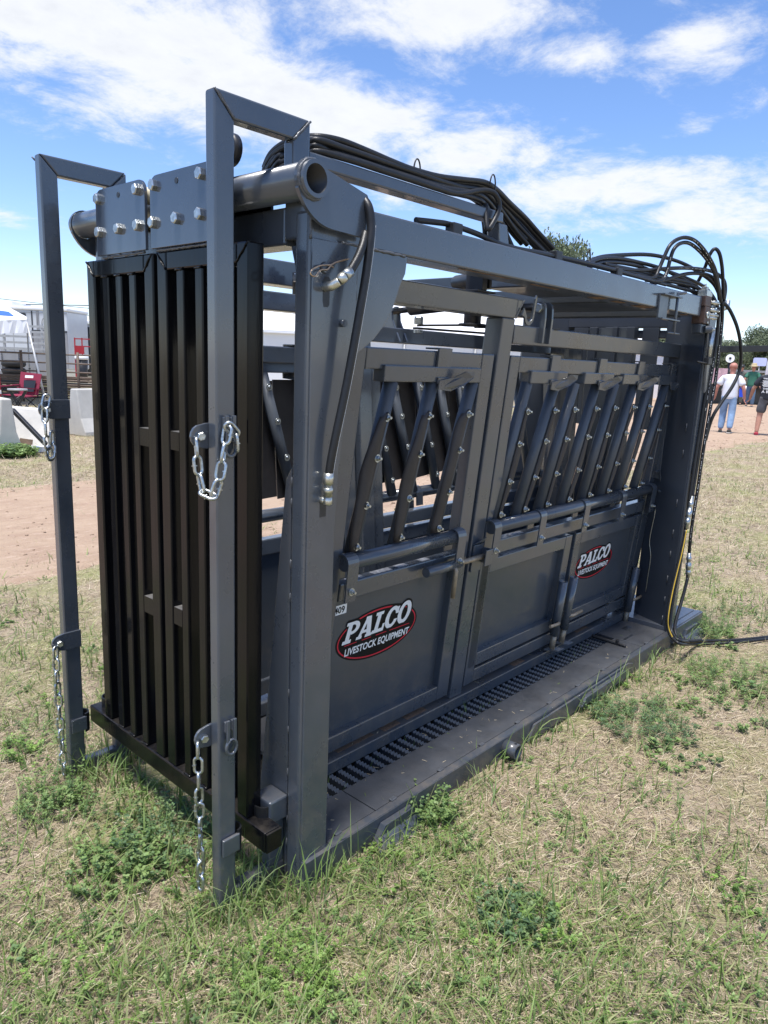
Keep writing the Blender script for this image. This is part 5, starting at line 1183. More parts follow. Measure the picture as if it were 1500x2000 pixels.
# clods and pebbles on the track
x, y, r = sample(5000, 4, 30, 1.2); lo, hi = road_edges(x); k = (y > lo + .1) & (y < hi - .1); x, y, r = x[k], y[k], r[k]; n = len(x)
o8 = np.array([(1, 0, 0), (0, 1, 0), (-1, 0, 0), (0, -1, 0), (0, 0, .7), (0, 0, -.3)]); s = (.006 + .018 * rng.random(n) ** 3) * np.clip(r / 7, 1, 2)
rot = rng.random(n) * 6.283; V = o8[None] * s[:, None, None] * (.7 + .6 * rng.random((n, 6, 1))); ca, sa = np.cos(rot)[:, None], np.sin(rot)[:, None]
V = np.stack([V[..., 0] * ca - V[..., 1] * sa, V[..., 0] * sa + V[..., 1] * ca, V[..., 2]], -1) + np.stack([x, y, gz(x, y) + .014], -1)[:, None]
tri = np.array([(0, 1, 4), (1, 2, 4), (2, 3, 4), (3, 0, 4), (1, 0, 5), (2, 1, 5), (3, 2, 5), (0, 3, 5)])
np_mesh('dirt_clods', V.reshape(-1, 3), (np.arange(n)[:, None, None] * 6 + tri[None]).reshape(-1, 3), M_road, kind='stuff')

# ================================================================== background
def W2(u, v): return None
RCV = [Vector(r) for r in RC]
def grp(name, loc, label, cat, group=None): return empty(name, (loc[0], loc[1], loc[2] if len(loc) > 2 else gzf(loc[0], loc[1])), label, cat, group)
# --- concrete barriers (left) ---
def jersey(p, q, h, name_label, wb=.30, wt=.09):
    p = Vector((*p, 0)); q = Vector((*q, 0)); d = (q - p).normalized(); n = Vector((-d.y, d.x, 0)); b = MB()
    prof = [(-wb, 0), (wb, 0), (wb, h * .09), (wb * .62, h * .38), (wt, h), (-wt, h), (-wb * .62, h * .38), (-wb, h * .09)]
    b.prism([p + n * a + Vector((0, 0, z)) for a, z in prof], q - p)
    o = b.build('concrete_barrier', M_conc, None, .02); setp(o, name_label, 'barrier', 'concrete barriers at the left'); return o
BR = PT['bar']; BX = PT['bx']
def xy(q): return (q[0], q[1])
jersey(xy(BR[0]), (BR[0][0] + .15, BR[0][1] + 3.0), .82, 'pale concrete barrier seen end-on at the left picture edge', .20, .075)
jersey(xy(BR[5]), (BR[5][0] + 3.0, BR[5][1] + .6), .87, 'tall concrete barrier standing beyond the black tail gate')
b = MB(); p = [xy(BR[1]), xy(BR[2]), (BR[4][0] + .1, BR[4][1] + .35), (BR[3][0] - .1, BR[3][1] + .35)]
b.hexa([(x, y, -.02) for x, y in p] + [(x, y, z) for (x, y), z in zip([xy(BR[3]), xy(BR[4]), (BR[4][0] + .05, BR[4][1] + .3), (BR[3][0], BR[3][1] + .3)], (.62, .57, .57, .63))]); o = b.build('concrete_barrier', M_conc, None, .025); setp(o, 'low broad concrete block under a leaning black steel tube', 'barrier', 'concrete barriers at the left')
b = MB(); b.bar(BX[2], (BX[3][0], BX[3][1], BX[3][2]), .06, .06); o = b.build('steel_tube', M_blackp, None, .008); setp(o, 'black square steel tube leaning against the low concrete block', 'tube')
q = BX[0]; b = MB(); x0, x1, y0, y1 = q[0] - .085, q[0] + .085, q[1] - .08, q[1] + .08; b.box(x0, x1, y0, y1, .01, .025)
for (a, c) in (((x0, y0), (x1, y0)), ((x1, y0), (x1, y1)), ((x1, y1), (x0, y1)), ((x0, y1), (x0, y0))): b.bar((a[0], a[1], .10), (c[0], c[1], .10), .008, .15)
b.bar((x0, y0 - .02, .18), (x1, y0 - .08, .15), .008, .08); o = b.build('cardboard_box', M_card); setp(o, 'small open brown cardboard box by the barrier foot', 'box')
q = BX[1]; b = MB(); random.seed(5)
for k in range(7): b.box(q[0] - .16 + random.uniform(-.02, .02), q[0] + .16 + random.uniform(-.03, .03), q[1] - .10, q[1] + .08, .012 + k * .012, .022 + k * .012)
o = b.build('paper_stack', M_canvas); setp(o, 'pile of white papers lying beside the cardboard box', 'papers')
# --- camp chair and table ---
cx, cy, cz = PT['chr'][0][0], PT['chr'][0][1], 0.02
ch = grp('camp_chair', (cx, cy, 0), 'red folding camp chair with black legs on the grass', 'camp chair')
ux = Vector((.735, -.678, 0)); uy = Vector((.678, .735, 0)); Z = Vector((0, 0, 1)); O = Vector((cx, cy, 0))
def L3(a, c, z): return O + ux * a + uy * c + Z * z
b = MB(); b.prism([L3(-.20, .25, .42), L3(.28, .22, .42), L3(.36, .34, .94), L3(-.16, .38, .98)], uy * .03); bk = b.build('backrest', M_redf, ch)
b = MB(); b.prism([L3(-.05, .21, .50), L3(.20, .20, .50), L3(.24, .28, .78), L3(-.06, .30, .78)], uy * -.01); b.build('mesh_panel', M_dark, bk); b = MB(); b.prism([L3(-.02, .28, .84), L3(.18, .27, .84), L3(.18, .29, .90), L3(-.02, .30, .90)], uy * -.012); b.build('logo_patch', M_white, bk)
b = MB(); b.prism([L3(-.42, -.2, .42), L3(.18, -.2, .38), L3(.26, .24, .38), L3(-.22, .26, .42)], Z * .02); b.build('seat', M_redf, ch)
b = MB(); b.bar(L3(-.46, -.25, .62), L3(-.18, .3, .66), .07, .025); b.bar(L3(.0, -.25, .62), L3(.32, .3, .56), .07, .025); b.build('armrest', M_redf, ch)
for a, c in ((L3(-.46, -.25, .0), L3(.05, -.25, .42)), (L3(.12, -.25, 0), L3(-.4, -.25, .42)), (L3(-.2, .35, 0), L3(.3, .3, .45)), (L3(.32, .34, 0), L3(-.18, .3, .45)), (L3(.33, .34, 0), L3(.36, .33, .62)), (L3(-.46, -.24, 0), L3(-.46, -.24, .62))):
    b = MB(); b.cyl(a, c, .014, 8); b.build('leg', M_blackp, ch)
for zz in ((.25, -.3), (.43, -.1)): b = MB(); b.cyl(L3(zz[0], zz[1], 0), L3(zz[0] - .03, zz[1], .22), .02, 8); b.build('foot_pad', M_blackp, ch)
cx, cy = PT['chr'][1][0], PT['chr'][1][1]; O = Vector((cx, cy, 0))
tb = grp('folding_table', (cx, cy, 0), 'little round grey table on crossed black legs before the red chair', 'table')
b = MB(); b.cyl(L3(0, 0, .58), L3(0, 0, .62), .22, 24); b.build('table_top', M_galv, tb, .008)
for a, c in ((-.2, .17), (.2, -.17), (-.12, .2), (.12, -.2)):
    b = MB(); b.bar(L3(a, .1 * a, 0), L3(c, .1 * c, .58), .03, .03); b.build('leg', M_blackp, tb)
# --- canopy ---
cp = grp('canopy', (5.2, 19.6, 0), 'white and blue pop-up canopy at the left picture edge', 'canopy')
b = MB(); A, Bv, Dd, Cc = (Vector(PT['cnp'][i]) for i in (0, 1, 3, 4)); ap = (A + Bv + Cc + Dd) / 4 + Vector((0, 0, .62))
for i, (p, q) in enumerate(((A, Bv), (Bv, Cc), (Cc, Dd), (Dd, A))): b.prism([p, q, ap], Vector((0, 0, .02)))
b.build('canopy_roof', M_canvas, cp)
b = MB()
for p, q in ((A, Bv), (Bv, Cc), (Cc, Dd), (Dd, A)):
    n = 16; t = [p.lerp(q, k / n) for k in range(n + 1)]; nn = (q - p).cross(Vector((0, 0, 1))).normalized(); b.add([a + nn * .02 * math.sin(k * 2.1) for k, a in enumerate(t)] + [a + nn * .05 * math.sin(k * 2.1 + 1) + Vector((0, 0, -.33)) for k, a in enumerate(t)], [(k, k + 1, n + 2 + k, n + 1 + k) for k in range(n)])
vl = b.build('valance', M_canvas, cp); so = vl.modifiers.new('thick', 'SOLIDIFY'); so.thickness = .008
b = MB(); m1 = A.lerp(Bv, .12); m2 = A.lerp(Bv, .55); b.prism([m1.lerp(ap, .12) + Vector((0, 0, .025)), m1.lerp(ap, .30) + Vector((0, 0, .025)), m2.lerp(ap, .45) + Vector((0, 0, .025)), m2.lerp(ap, .22) + Vector((0, 0, .025))], Vector((0, 0, .01))); b.build('blue_panel', M_blue, cp)
for p, q in ((A, Vector((PT['cnp'][2][0], PT['cnp'][2][1], 0))), (Bv, Bv * Vector((1, 1, 0)) if False else Vector((Bv.x, Bv.y, 0))), (Cc, Vector((Cc.x, Cc.y, 0))), (Dd, Vector((Dd.x, Dd.y, 0)))):
    b = MB(); b.cyl(p + Vector((0, 0, -.05)), q, .028, 10); b.cyl(p.lerp(q, .62), p.lerp(q, .63), .036, 10, 1); b.build('pole', [M_galv, M_blackp], cp)
# --- rusty pipe pens with a pile of pipe ---
def along(px, depth, off=0):   # point on the ground plane by bearing across the left background
    pass
F0 = Vector((*xy(PT['fnc'][0]), 0)); F1 = Vector((*xy(PT['fnc'][1]), 0)); F1 = F1 + (F1 - F0) * 1.2; F0 = F0 - (F1 - F0) * .15
fd_ = (F1 - F0).normalized()
fn = grp('pipe_fence', tuple(F0), 'rusty pipe fence with five thin rails behind the camp chair', 'fence')
for k in range(7):
    p = F0.lerp(F1, (.0, .162, .27, .46, .62, .8, 1)[k]); b = MB(); b.cyl(p, p + Vector((0, 0, 1.5)), .04, 8); b.build('post', M_rustpipe, fn)
for z in (.55, .78, .92, 1.17, 1.42):
    b = MB(); b.cyl(F0 + Vector((0, 0, z)), F1 + Vector((0, 0, z)), .022, 8); b.build('rail', M_rustpipe, fn)
off = Vector((*xy(PT['pil'][0]), 0)) - Vector((*xy(PT['fnc'][0]), 0))
pp_ = grp('pipe_pile', tuple(F0 + off), 'pile of long dark steel pipes lying behind the pipe fence', 'pipes')
for k in range(9):
    z = .10 + .075 * k; b = MB(); o2 = off + Vector((.02 * (k % 2), .05 * (k % 3), 0)); b.cyl(F0 + o2 + Vector((0, 0, z)), F0.lerp(F1, .92) + o2 + Vector((0, 0, z)), .034, 8); b.build('pipe', M_rustpipe if k % 3 else M_blackp, pp_)
# --- grey stock trailer with galvanised rails, tyres on its bed ---
S0 = Vector((*xy(PT['stk'][0]), 0)); S1 = Vector((*xy(PT['stk'][1]), 0)); S0 = S0 - (S1 - S0) * .8; nn = Vector((-fd_.y, fd_.x, 0))
st = grp('stock_trailer', tuple(S0), 'long grey livestock trailer with galvanised side rails', 'trailer')
b = MB(); b.prism([S0 + Vector((0, 0, .55)), S1 + Vector((0, 0, .55)), S1 + Vector((0, 0, 1.42)), S0 + Vector((0, 0, 1.42))], nn * .08); sw = b.build('side_wall', M_trgrey, st)
b = MB()
for k in range(9): p = S0.lerp(S1, (k + .3) / 9); b.bar(p + Vector((0, 0, .55)) - nn * .04, p + Vector((0, 0, 1.42)) - nn * .04, .06, .06, fd_)
b.build('wall_rib', M_trgrey, sw)
b = MB(); b.prism([S0 + Vector((0, 0, .40)), S1 + Vector((0, 0, .40)), S1 + Vector((0, 0, .52)), S0 + Vector((0, 0, .52))], nn * 2.2); b.build('deck', M_rustpipe, st)
for z in (1.53, 1.74, 1.95, 2.13, 2.32):
    b = MB(); b.bar(S0 + Vector((0, 0, z)), S1 + Vector((0, 0, z)), .05, .075); b.build('rail', M_galv, st)
for k in range(4): p = S0.lerp(S1, (k + .45) / 4); b = MB(); b.bar(p + Vector((0, 0, 1.42)) + nn * .03, p + Vector((0, 0, 2.40)) + nn * .03, .09, .06, fd_); b.build('stake', M_galv, st)
for k in range(3):
    p = S0.lerp(S1, .3 + k * .08) + nn * 1; b = MB(); b.pipe(p + Vector((0, 0, .40)) - nn * .95, p + Vector((0, 0, .40)) - nn * .70, .38, .18, 20); b.build('wheel', M_tyre, st)
for k, lab in ((0, 'upper black tyre of the stack in front of the grey trailer'), (1, 'lower black tyre of the stack in front of the grey trailer')):
    p = Vector((*xy(PT['tyr'][0]), 0)); zb = 1.02 - .25 * k; b = MB()
    pts = [p + Vector((.27 * math.cos(t), .27 * math.sin(t), zb)) for t in np.linspace(0, 2 * math.pi, 25)]; b.tube(pts, .12, 10); o = b.build('tyre', M_tyre); setp(o, lab, 'tyre', 'stacked tyres')
b = MB(); p = Vector((*xy(PT['tyr'][0]), 0)); b.box(p.x - .4, p.x + .4, p.y - .4, p.y + .4, .55, .645)
for dx in (-.35, .35):
    for dy in (-.35, .35): b.box(p.x + dx - .05, p.x + dx + .05, p.y + dy - .05, p.y + dy + .05, 0, .55)
o = b.build('tyre_bench', M_rustpipe); setp(o, 'low rusty bench carrying the two stacked tyres', 'bench')
# red cooler at the edge
q = PT['red'][0]; b = MB(); b.box(q[0] - .55, q[0] + .10, q[1] - .05, q[1] + .5, 0, .95); b.box(q[0] - .57, q[0] + .12, q[1] - .07, q[1] + .52, .955, 1.0, 1); b.box(q[0] - .5, q[0] + .1015, q[1] - .06, q[1] - .051, .36, .46, 1); o = b.build('drinks_cooler', [M_redp, M_white], None, .02); setp(o, 'tall red drinks cooler cut by the left picture edge', 'cooler')
# --- white horse trailer ---
T1 = Vector((*xy(PT['trl'][0]), 0)); T0 = Vector((*xy(PT['trl'][1]), 0)); td = (T1 - T0).normalized(); tn = Vector((-td.y, td.x, 0)); zb = .03
ht = grp('horse_trailer', tuple(T0), 'tall white horse trailer with a dark window and letters ER in a ring', 'trailer')
def TP(a, z, d=0): return T0 + td * a + Vector((0, 0, z)) - tn * d
Lt = (T1 - T0).length
b = MB(); b.prism([TP(0, .6), TP(Lt, .6), TP(Lt, 3.30), TP(0, 3.30)], tn * 2.4); hb = b.build('body', M_alu, ht, .05)
b = MB(); b.prism([TP(-.05, 3.30, .06), TP(Lt + .05, 3.30, .06), TP(Lt + .05, 3.46, .06), TP(-.05, 3.46, .06)], tn * 2.5); b.build('roof', M_white, ht, .05)
b = MB(); b.prism([TP(Lt - 2.8, 3.47, -.4), TP(Lt - 2.2, 3.47, -.4), TP(Lt - 2.25, 3.62, -.4), TP(Lt - 2.78, 3.72, -.4)], tn * .8); b.build('roof_unit', M_alu, ht, .03)
b = MB(); b.bar(TP(Lt - 2.0, 3.56, -.2), TP(Lt + 1.2, 3.64, -.2), .04, .035); b.bar(TP(Lt - 1.9, 3.46, -.2), TP(Lt - 1.9, 3.56, -.2), .04, .04); b.bar(TP(Lt - .1, 3.46, -.2), TP(Lt - .1, 3.60, -.2), .04, .04); b.build('roof_rail', M_blackp, ht)
wx = Lt - 2.36
b = MB(); pts = [(wx + .05, 2.70), (wx + .38, 2.70), (wx + .42, 2.74), (wx + .42, 3.12), (wx + .38, 3.16), (wx + .05, 3.16), (wx, 3.12), (wx, 2.74)]; b.prism([TP(a, z, .005) for a, z in pts], -tn * .03); wf = b.build('window', M_dark, ht)
b = MB(); b.prism([TP(wx + .20, 2.80, .04), TP(wx + .36, 2.80, .04), TP(wx + .36, 3.04, .04), TP(wx + .20, 3.04, .04)], -tn * .01); b.build('window_blind', M_white, wf)
for da in (-1.68, -1.45, -1.38):
    b = MB(); b.prism([TP(Lt + da, .7, .005), TP(Lt + da + .045, .7, .005), TP(Lt + da + .045, 3.27, .005), TP(Lt + da, 3.27, .005)], -tn * .03); b.build('door_post', M_trgrey if da > -1.5 else M_dark, ht)
b = MB(); b.prism([TP(Lt - 1.75, .65, .006), TP(Lt - .02, .65, .006), TP(Lt - .02, 2.30, .006), TP(Lt - 1.75, 2.30, .006)], -tn * .02); b.prism([TP(Lt - 1.7, 2.32, .006), TP(Lt - .02, 2.32, .006), TP(Lt - .02, 2.40, .006), TP(Lt - 1.7, 2.40, .006)], -tn * .03, 1); sk_ = b.build('lower_skirt', [M_trgrey, M_dark], ht)
b = MB(); b.prism([TP(Lt - .9, 1.5, .03), TP(Lt - .25, 1.5, .03), TP(Lt - .25, 2.25, .03), TP(Lt - .45, 2.25, .03)], -tn * .01); b.build('skirt_window', M_dark, sk_)
b = MB()
for da in (-8.6, -7.4, -6.2, -5.0, -3.8, -2.6, -1.1): b.prism([TP(Lt + da, .7, .003), TP(Lt + da + .03, .7, .003), TP(Lt + da + .03, 3.27, .003), TP(Lt + da, 3.27, .003)], -tn * .012)
b.prism([TP(0, 1.42, .003), TP(Lt - 1.8, 1.42, .003), TP(Lt - 1.8, 1.50, .003), TP(0, 1.50, .003)], -tn * .012); b.prism([TP(0, 3.18, .003), TP(Lt, 3.18, .003), TP(Lt, 3.22, .003), TP(0, 3.22, .003)], -tn * .012)
b.build('panel_seam', M_galv, ht)['kind'] = 'stuff'
v, f = text_geo('E', .40, 0, .008); v2, f2 = text_geo('R', .46, 0, .008)
b = MB(); lc = Lt - .82; b.add([TP(lc - .14 + p[0], 2.70 + p[1], .03) for p in v], f); b.add([TP(lc + .06 + p[0], 2.42 + p[1], .032) for p in v2], f2)
for a0, a1 in ((2.2, 4.1), (-.95, .95)):
    n = 14; ro, ri = .42, .375; A_ = np.linspace(a0, a1, n); b.add([TP(lc + .02 + ro * math.cos(t), 2.70 + ro * math.sin(t), .03) for t in A_] + [TP(lc + .02 + ri * math.cos(t), 2.70 + ri * math.sin(t), .03) for t in A_], [(k, k + 1, n + k + 1, n + k) for k in range(n - 1)])
b.prism([TP(lc - .12, 3.12, .03), TP(lc - .02, 3.06, .03), TP(lc + .08, 3.12, .03), TP(lc - .02, 3.18, .03)], -tn * .004)
b.build('lettering', M_trgrey, ht)
for k in range(3):
    p = T0 + td * (2 + k * .95); b = MB(); b.pipe(p + Vector((0, 0, .4)) - tn * .05, p + Vector((0, 0, .4)) + tn * .25, .4, .2, 20); b.build('wheel', M_tyre, ht)
# --- shed, red rails and bin behind the gate post ---
sx, sy = PT['shd'][0][0], PT['shd'][0][1]; sd = Vector((.735, -.678, 0)); sn = Vector((.678, .735, 0)); O = Vector((sx, sy, gzf(sx, sy)))
sh = grp('grey_shed', tuple(O), 'pale grey shed with a dark doorway between the gate post and black gate', 'shed')
def SP(a, c, z): return O + sd * a + sn * c + Vector((0, 0, z))
b = MB(); b.prism([SP(-.2, 0, 0), SP(4.2, 0, 0), SP(4.2, 0, 2.80), SP(-.2, 0, 2.80)], sn * 3); b.build('wall', M_alu, sh)
b = MB(); b.prism([SP(-.4, -.2, 2.81), SP(4.4, -.2, 2.81), SP(4.4, 3.2, 3.0), SP(-.4, 3.2, 3.0)], Vector((0, 0, .1))); b.build('roof', M_canvas, sh)
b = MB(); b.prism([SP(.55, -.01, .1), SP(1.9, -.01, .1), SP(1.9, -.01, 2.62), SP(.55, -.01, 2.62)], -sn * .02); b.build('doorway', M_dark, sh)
b = MB()
O2 = Vector((*xy(PT['shd'][3]), 0)) + sd * .1
for z in (1.72, 2.05): b.bar(O2 + sd * -.1 + Vector((0, 0, z)), O2 + sd * 1.3 + Vector((0, 0, z)), .05, .05)
for a in (-.1, .22, 1.3): b.bar(O2 + sd * a, O2 + sd * a + Vector((0, 0, 2.1)), .05, .05, sd)
b.bar(O2 + sd * -.1 + Vector((0, 0, 1.55)), O2 + sd * .3 + Vector((0, 0, 1.55)), .06, .34)
o = b.build('red_gate', M_redp); setp(o, 'red pipe gate before the grey shed', 'gate')
O3 = Vector((*xy(PT['shd'][2]), 0))
tbn = grp('rubbish_bin', tuple(O3), 'dark grey rubbish bin with a pale bag beside the red gate', 'bin')
b = MB(); b.tube([O3, O3 + Vector((0, 0, 1.2))], .3, 18, rs=[.20, .25]); b.build('body', M_blackp, tbn)
b = MB(); b.tube([O3 + Vector((0, 0, z)) for z in (1.16, 1.22, 1.30, 1.33)], .3, 18, rs=[.26, .29, .27, .10]); b.build('bag', M_canvas, tbn)
# --- power lines ---
b = MB()
for (z0, z1, dd) in ((7.6, 6.6, 0), (7.0, 6.2, 1.5)):
    p = Vector((3, 75 + dd, z0)); q = Vector((70, 45 + dd, z1)); b.tube([p.lerp(q, t) + Vector((0, 0, -2.2 * (1 - (2 * t - 1) ** 2))) for t in np.linspace(0, 1, 24)], .025, 5)
o = b.build('power_line', M_blackp); setp(o, 'two thin power lines sagging across the sky at the left', 'wires')
# --- big white tent behind the chute ---
q0 = Vector((14.0, 29.6, 0)); q1 = Vector((34.0, 12.8, 0)); q0 = Vector((20.0, 26.5, 0)); q1 = Vector((37.5, 14.9, 0))
ed = (q1 - q0).normalized(); en = Vector((-ed.y, ed.x, 0)); Wd = 12.0; Lm = (q1 - q0).length
tz = .12
tn_ = grp('white_tent', (q0.x, q0.y, tz), 'large white marquee tent behind the chute', 'tent')
def Q3(a, c, z): return q0 + ed * a + en * c + Vector((0, 0, z))
eave, ridge = 2.72, 4.75
b = MB(); b.prism([Q3(0, 0, tz), Q3(Lm, 0, tz), Q3(Lm, 0, eave), Q3(0, 0, eave)], en * .04); b.build('side_wall', M_roofw, tn_)
b = MB(); b.prism([Q3(0, 0.05, tz), Q3(0, Wd, tz), Q3(0, Wd, eave), Q3(0, Wd / 2, ridge), Q3(0, 0.05, eave)], -ed * .04); b.build('end_wall', M_roofw, tn_)
for c0, c1 in ((-.15, Wd / 2), (Wd + .15, Wd / 2 + .001)):
    b = MB(); n = 6; g = []
    z0 = eave + .02; vs = []; m_ = 24
    for i in range(m_ + 1):
        for j in range(n + 1):
            t = j / n; sag = -.10 * math.sin(math.pi * t) - .06 * (math.sin(math.pi * ((i * 6 / m_) % 1)) ** .8); vs.append(Q3(-.1 + (Lm + .2) * i / m_, c0 + (c1 - c0) * t, z0 + (ridge - z0) * t + sag))
    b.add(vs, [(i * (n + 1) + j, (i + 1) * (n + 1) + j, (i + 1) * (n + 1) + j + 1, i * (n + 1) + j + 1) for i in range(m_) for j in range(n)], 0, True); r_ = b.build('roof', M_roofw, tn_); so = r_.modifiers.new('thick', 'SOLIDIFY'); so.thickness = .03
for k in range(7): b = MB(); b.cyl(Q3(Lm * k / 6, -.06, tz), Q3(Lm * k / 6, -.06, eave), .05, 8); b.build('pole', M_galv, tn_)
b = MB(); b.box(0, 1, 0, 1, 0, 1); b = MB(); b.bar(Q3(0, -.13, eave - .02), Q3(Lm, -.13, eave - .02), .03, .12); b.build('eave_band', M_canvas, tn_)
# --- stock panels leaning in front of the tent (seen through the slats) ---
b = MB()
P0 = Vector((12.5, 14.8, gzf(12, 15))); P1 = Vector((20, 11.2, gzf(20, 11)))
sp = grp('livestock_fence', tuple(P0), 'low grey pipe fence on the far side of the dirt track', 'fence')
for z in (.3, .55, .8): b = MB(); b.cyl(P0 + Vector((0, 0, z)), P1 + Vector((0, 0, z)), .03, 8); b.build('rail', M_galv, sp)
for k in range(6): p = P0.lerp(P1, k / 5); b = MB(); b.cyl(p, p + Vector((0, 0, .9)), .035, 8); b.build('post', M_galv, sp)
# --- trees ---
def leaf_cloud(nl, cl, size, pal, seed):
    rg = np.random.default_rng(seed); V = []; K = []
    for (c, rad, frac) in cl:
        n = int(nl * frac); d = rg.normal(size=(n, 3)); d /= np.linalg.norm(d, axis=1)[:, None]; rr = rad * (.55 + .5 * rg.random((n, 1)) ** .5) * (1 + .18 * np.sin(d[:, :1] * 7 + 3) * np.cos(d[:, 1:2] * 6)); p = np.array(c) + d * rr * np.array((1, 1, .85))
        t1 = np.cross(d + rg.normal(0, .7, (n, 3)), rg.normal(size=(n, 3))); t1 /= np.linalg.norm(t1, axis=1)[:, None]; t2 = np.cross(t1, d + rg.normal(0, .6, (n, 3))); t2 /= np.linalg.norm(t2, axis=1)[:, None]
        s = size * (.6 + .8 * rg.random((n, 1))); V.append(np.stack([p - t1 * s, p + t2 * s * .6, p + t1 * s, p - t2 * s * .6], 1))
        pc = np.array(pal)[rg.integers(0, len(pal), n)] * (.75 + .5 * rg.random((n, 1))); K.append(np.repeat(pc, 4, 0))
    V = np.concatenate(V).reshape(-1, 3); return V, np.arange(len(V)).reshape(-1, 4), np.concatenate(K)
HAZED_LEAF = [(.15, .185, .10), (.125, .165, .09), (.18, .21, .125), (.12, .15, .10)]  # leaf colours lightened so that they carry the distance haze
def make_tree(seed, H, R, nl, size, blobs=9):
    rg = random.Random(seed); cl = []
    for k in range(blobs):
        a = rg.uniform(0, 6.28); rr = R * rg.uniform(.15, .75); z = H * rg.uniform(.42, .86); cl.append(((rr * math.cos(a), rr * math.sin(a), z), R * rg.uniform(.34, .55), 1.0 / blobs))
    cl.append(((0, 0, H * .80), R * .5, 1.0 / blobs))
    V, F, K = leaf_cloud(nl, cl, size, HAZED_LEAF, seed)
    b = MB(); b.tube([(0, 0, -.2), (.05, 0, H * .25), (0, .1, H * .5), (.1, 0, H * .8)], .2, 9, rs=[H * .035, H * .026, H * .018, H * .004])
    for k in range(6):
        c = cl[k][0]; b.tube([(0, 0, H * (.22 + .05 * k)), (c[0] * .5, c[1] * .5, H * (.3 + .05 * k) + .3), c], .1, 6, rs=[H * .013, H * .009, H * .003])
    return (V, F, K), b
protos = [make_tree(1, 9.0, 4.3, 15000, .15, 14), make_tree(2, 8.0, 4.0, 15000, .14, 15), make_tree(3, 10.0, 4.6, 16000, .155, 16)]
M_crown = tint_mat('hazed_tree_leaves', .7, .25)
pm = []
for (V, F, K), b in protos:
    o = np_mesh('crown', V, F, M_crown, K); cm = o.data; bpy.data.objects.remove(o)
    t = b.build('trunk', M_trunk, None, org=(0, 0, 0)); tm = t.data; bpy.data.objects.remove(t); pm.append((cm, tm))
def tree(i, x, y, s, rot, label, group):
    cm, tm = pm[i]; r = empty('broadleaf_tree', (x, y, gzf(x, y) - .1), label, 'tree', group); r.rotation_euler = (0, 0, rot); r.scale = (s, s, s)
    for nme, me in (('crown', cm), ('trunk', tm)):
        o = bpy.data.objects.new(nme, me); C.objects.link(o); o.parent = r
    return r
def polar(azd, d): return d * math.cos(math.radians(azd)), d * math.sin(math.radians(azd))
x, y = polar(30.3, 75); tr_ = tree(2, x, y, 1.5, .4, 'tall rounded tree whose top shows above the chute roof', None); tr_.scale = (.70, .70, 1.385)
random.seed(12)
ORD = ['first', 'second', 'third', 'fourth', 'fifth', 'sixth', 'seventh', 'eighth', 'ninth', 'tenth', 'eleventh', 'twelfth']
for k, a in enumerate(np.arange(21.6, 8.5, -1.2)):
    d = 92 + random.uniform(-6, 10); x, y = polar(a + random.uniform(-.3, .3), d); tree(k % 3, x, y, .62 + random.uniform(-.08, .08), random.uniform(0, 6), '%s tree from the left in the green hedgerow beyond the walking people' % ORD[k], 'trees in the right-hand hedgerow')
for k, a in enumerate((26.5, 34.5, 42.5)):
    d = 120 + random.uniform(-6, 10); x, y = polar(a, d); tree(k % 3, x, y, .55 + random.uniform(-.05, .05), random.uniform(0, 6), '%s from the right of the distant trees behind the white tent' % ORD[k], 'trees behind the tent')
for k, a in enumerate((72, 69, 66.6, 65.2, 63.8, 62)):
    d = 240 + random.uniform(-20, 20); x, y = polar(a, d); tree(k % 3, x, y, .95 + random.uniform(-.2, .25), random.uniform(0, 6), '%s tiny far tree from the left on the skyline behind the shed' % ORD[k], 'trees on the left skyline')
# --- stands, banner, signs and pole behind the people ---
def at(u, depth, z): return None
bs_ = Vector((33.0, 13.2, gzf(33, 13))); be_ = Vector((44.0, 7.5, gzf(44, 7.5)))
bd = (be_ - bs_).normalized()
sl = grp('display_stand', tuple(bs_), 'long dark display stand with a dark roof behind the walking people', 'stand')
b = MB(); b.bar(bs_ + Vector((0, 0, 1.55)), be_ + Vector((0, 0, 1.55)), 1.6, .10); b.build('roof', M_trgrey, sl)
b = MB(); b.bar(bs_ + Vector((0, 0, .5)), be_ + Vector((0, 0, .5)), .6, .9); b.build('counter', M_dark, sl)
for k in range(6): p = bs_.lerp(be_, k / 5); b = MB(); b.cyl(p, p + Vector((0, 0, 1.5)), .05, 8); b.build('post', M_galv, sl)
random.seed(9)
for k in range(16):
    p = bs_.lerp(be_, (k + random.random() * .7) / 16) + Vector((-.6, -.5, 0)); b = MB(); s = random.uniform(.12, .28); b.ell(p + Vector((0, 0, random.uniform(.55, 1.25))), (s, s, s * 1.1), 8, 6); b.build('stock_item', random.choice([M_white, M_blackp, M_galv, M_canvas, M_trgrey]), sl)
b = MB(); p = Vector((29.0, 9.9, gzf(29, 9.9))); b.bar(p + Vector((0, 0, 1.35)), p + bd * .9 + Vector((0, 0, 1.35)), .03, .55); b.cyl(p, p + Vector((0, 0, 1.1)), .03, 8); 
M_pink = mat('pink_print', (.62, .40, .44), .6, var=.35, nscale=7); pb = b.build('banner', M_pink); setp(pb, 'pale pink printed banner behind the bald man', 'banner')
SGX, SGY = 39.3, 11.05
sg = grp('signboard', (SGX, SGY, gzf(SGX, SGY)), 'pale lilac rounded signboard on a stake behind the straw hat', 'sign')
M_lil = mat('lilac_board', (.56, .57, .80), .5, var=.03)
b = MB(); w, h, z0 = .30, .20, 2.33; c = Vector((SGX, SGY, 0)); rr = .07; pts = []
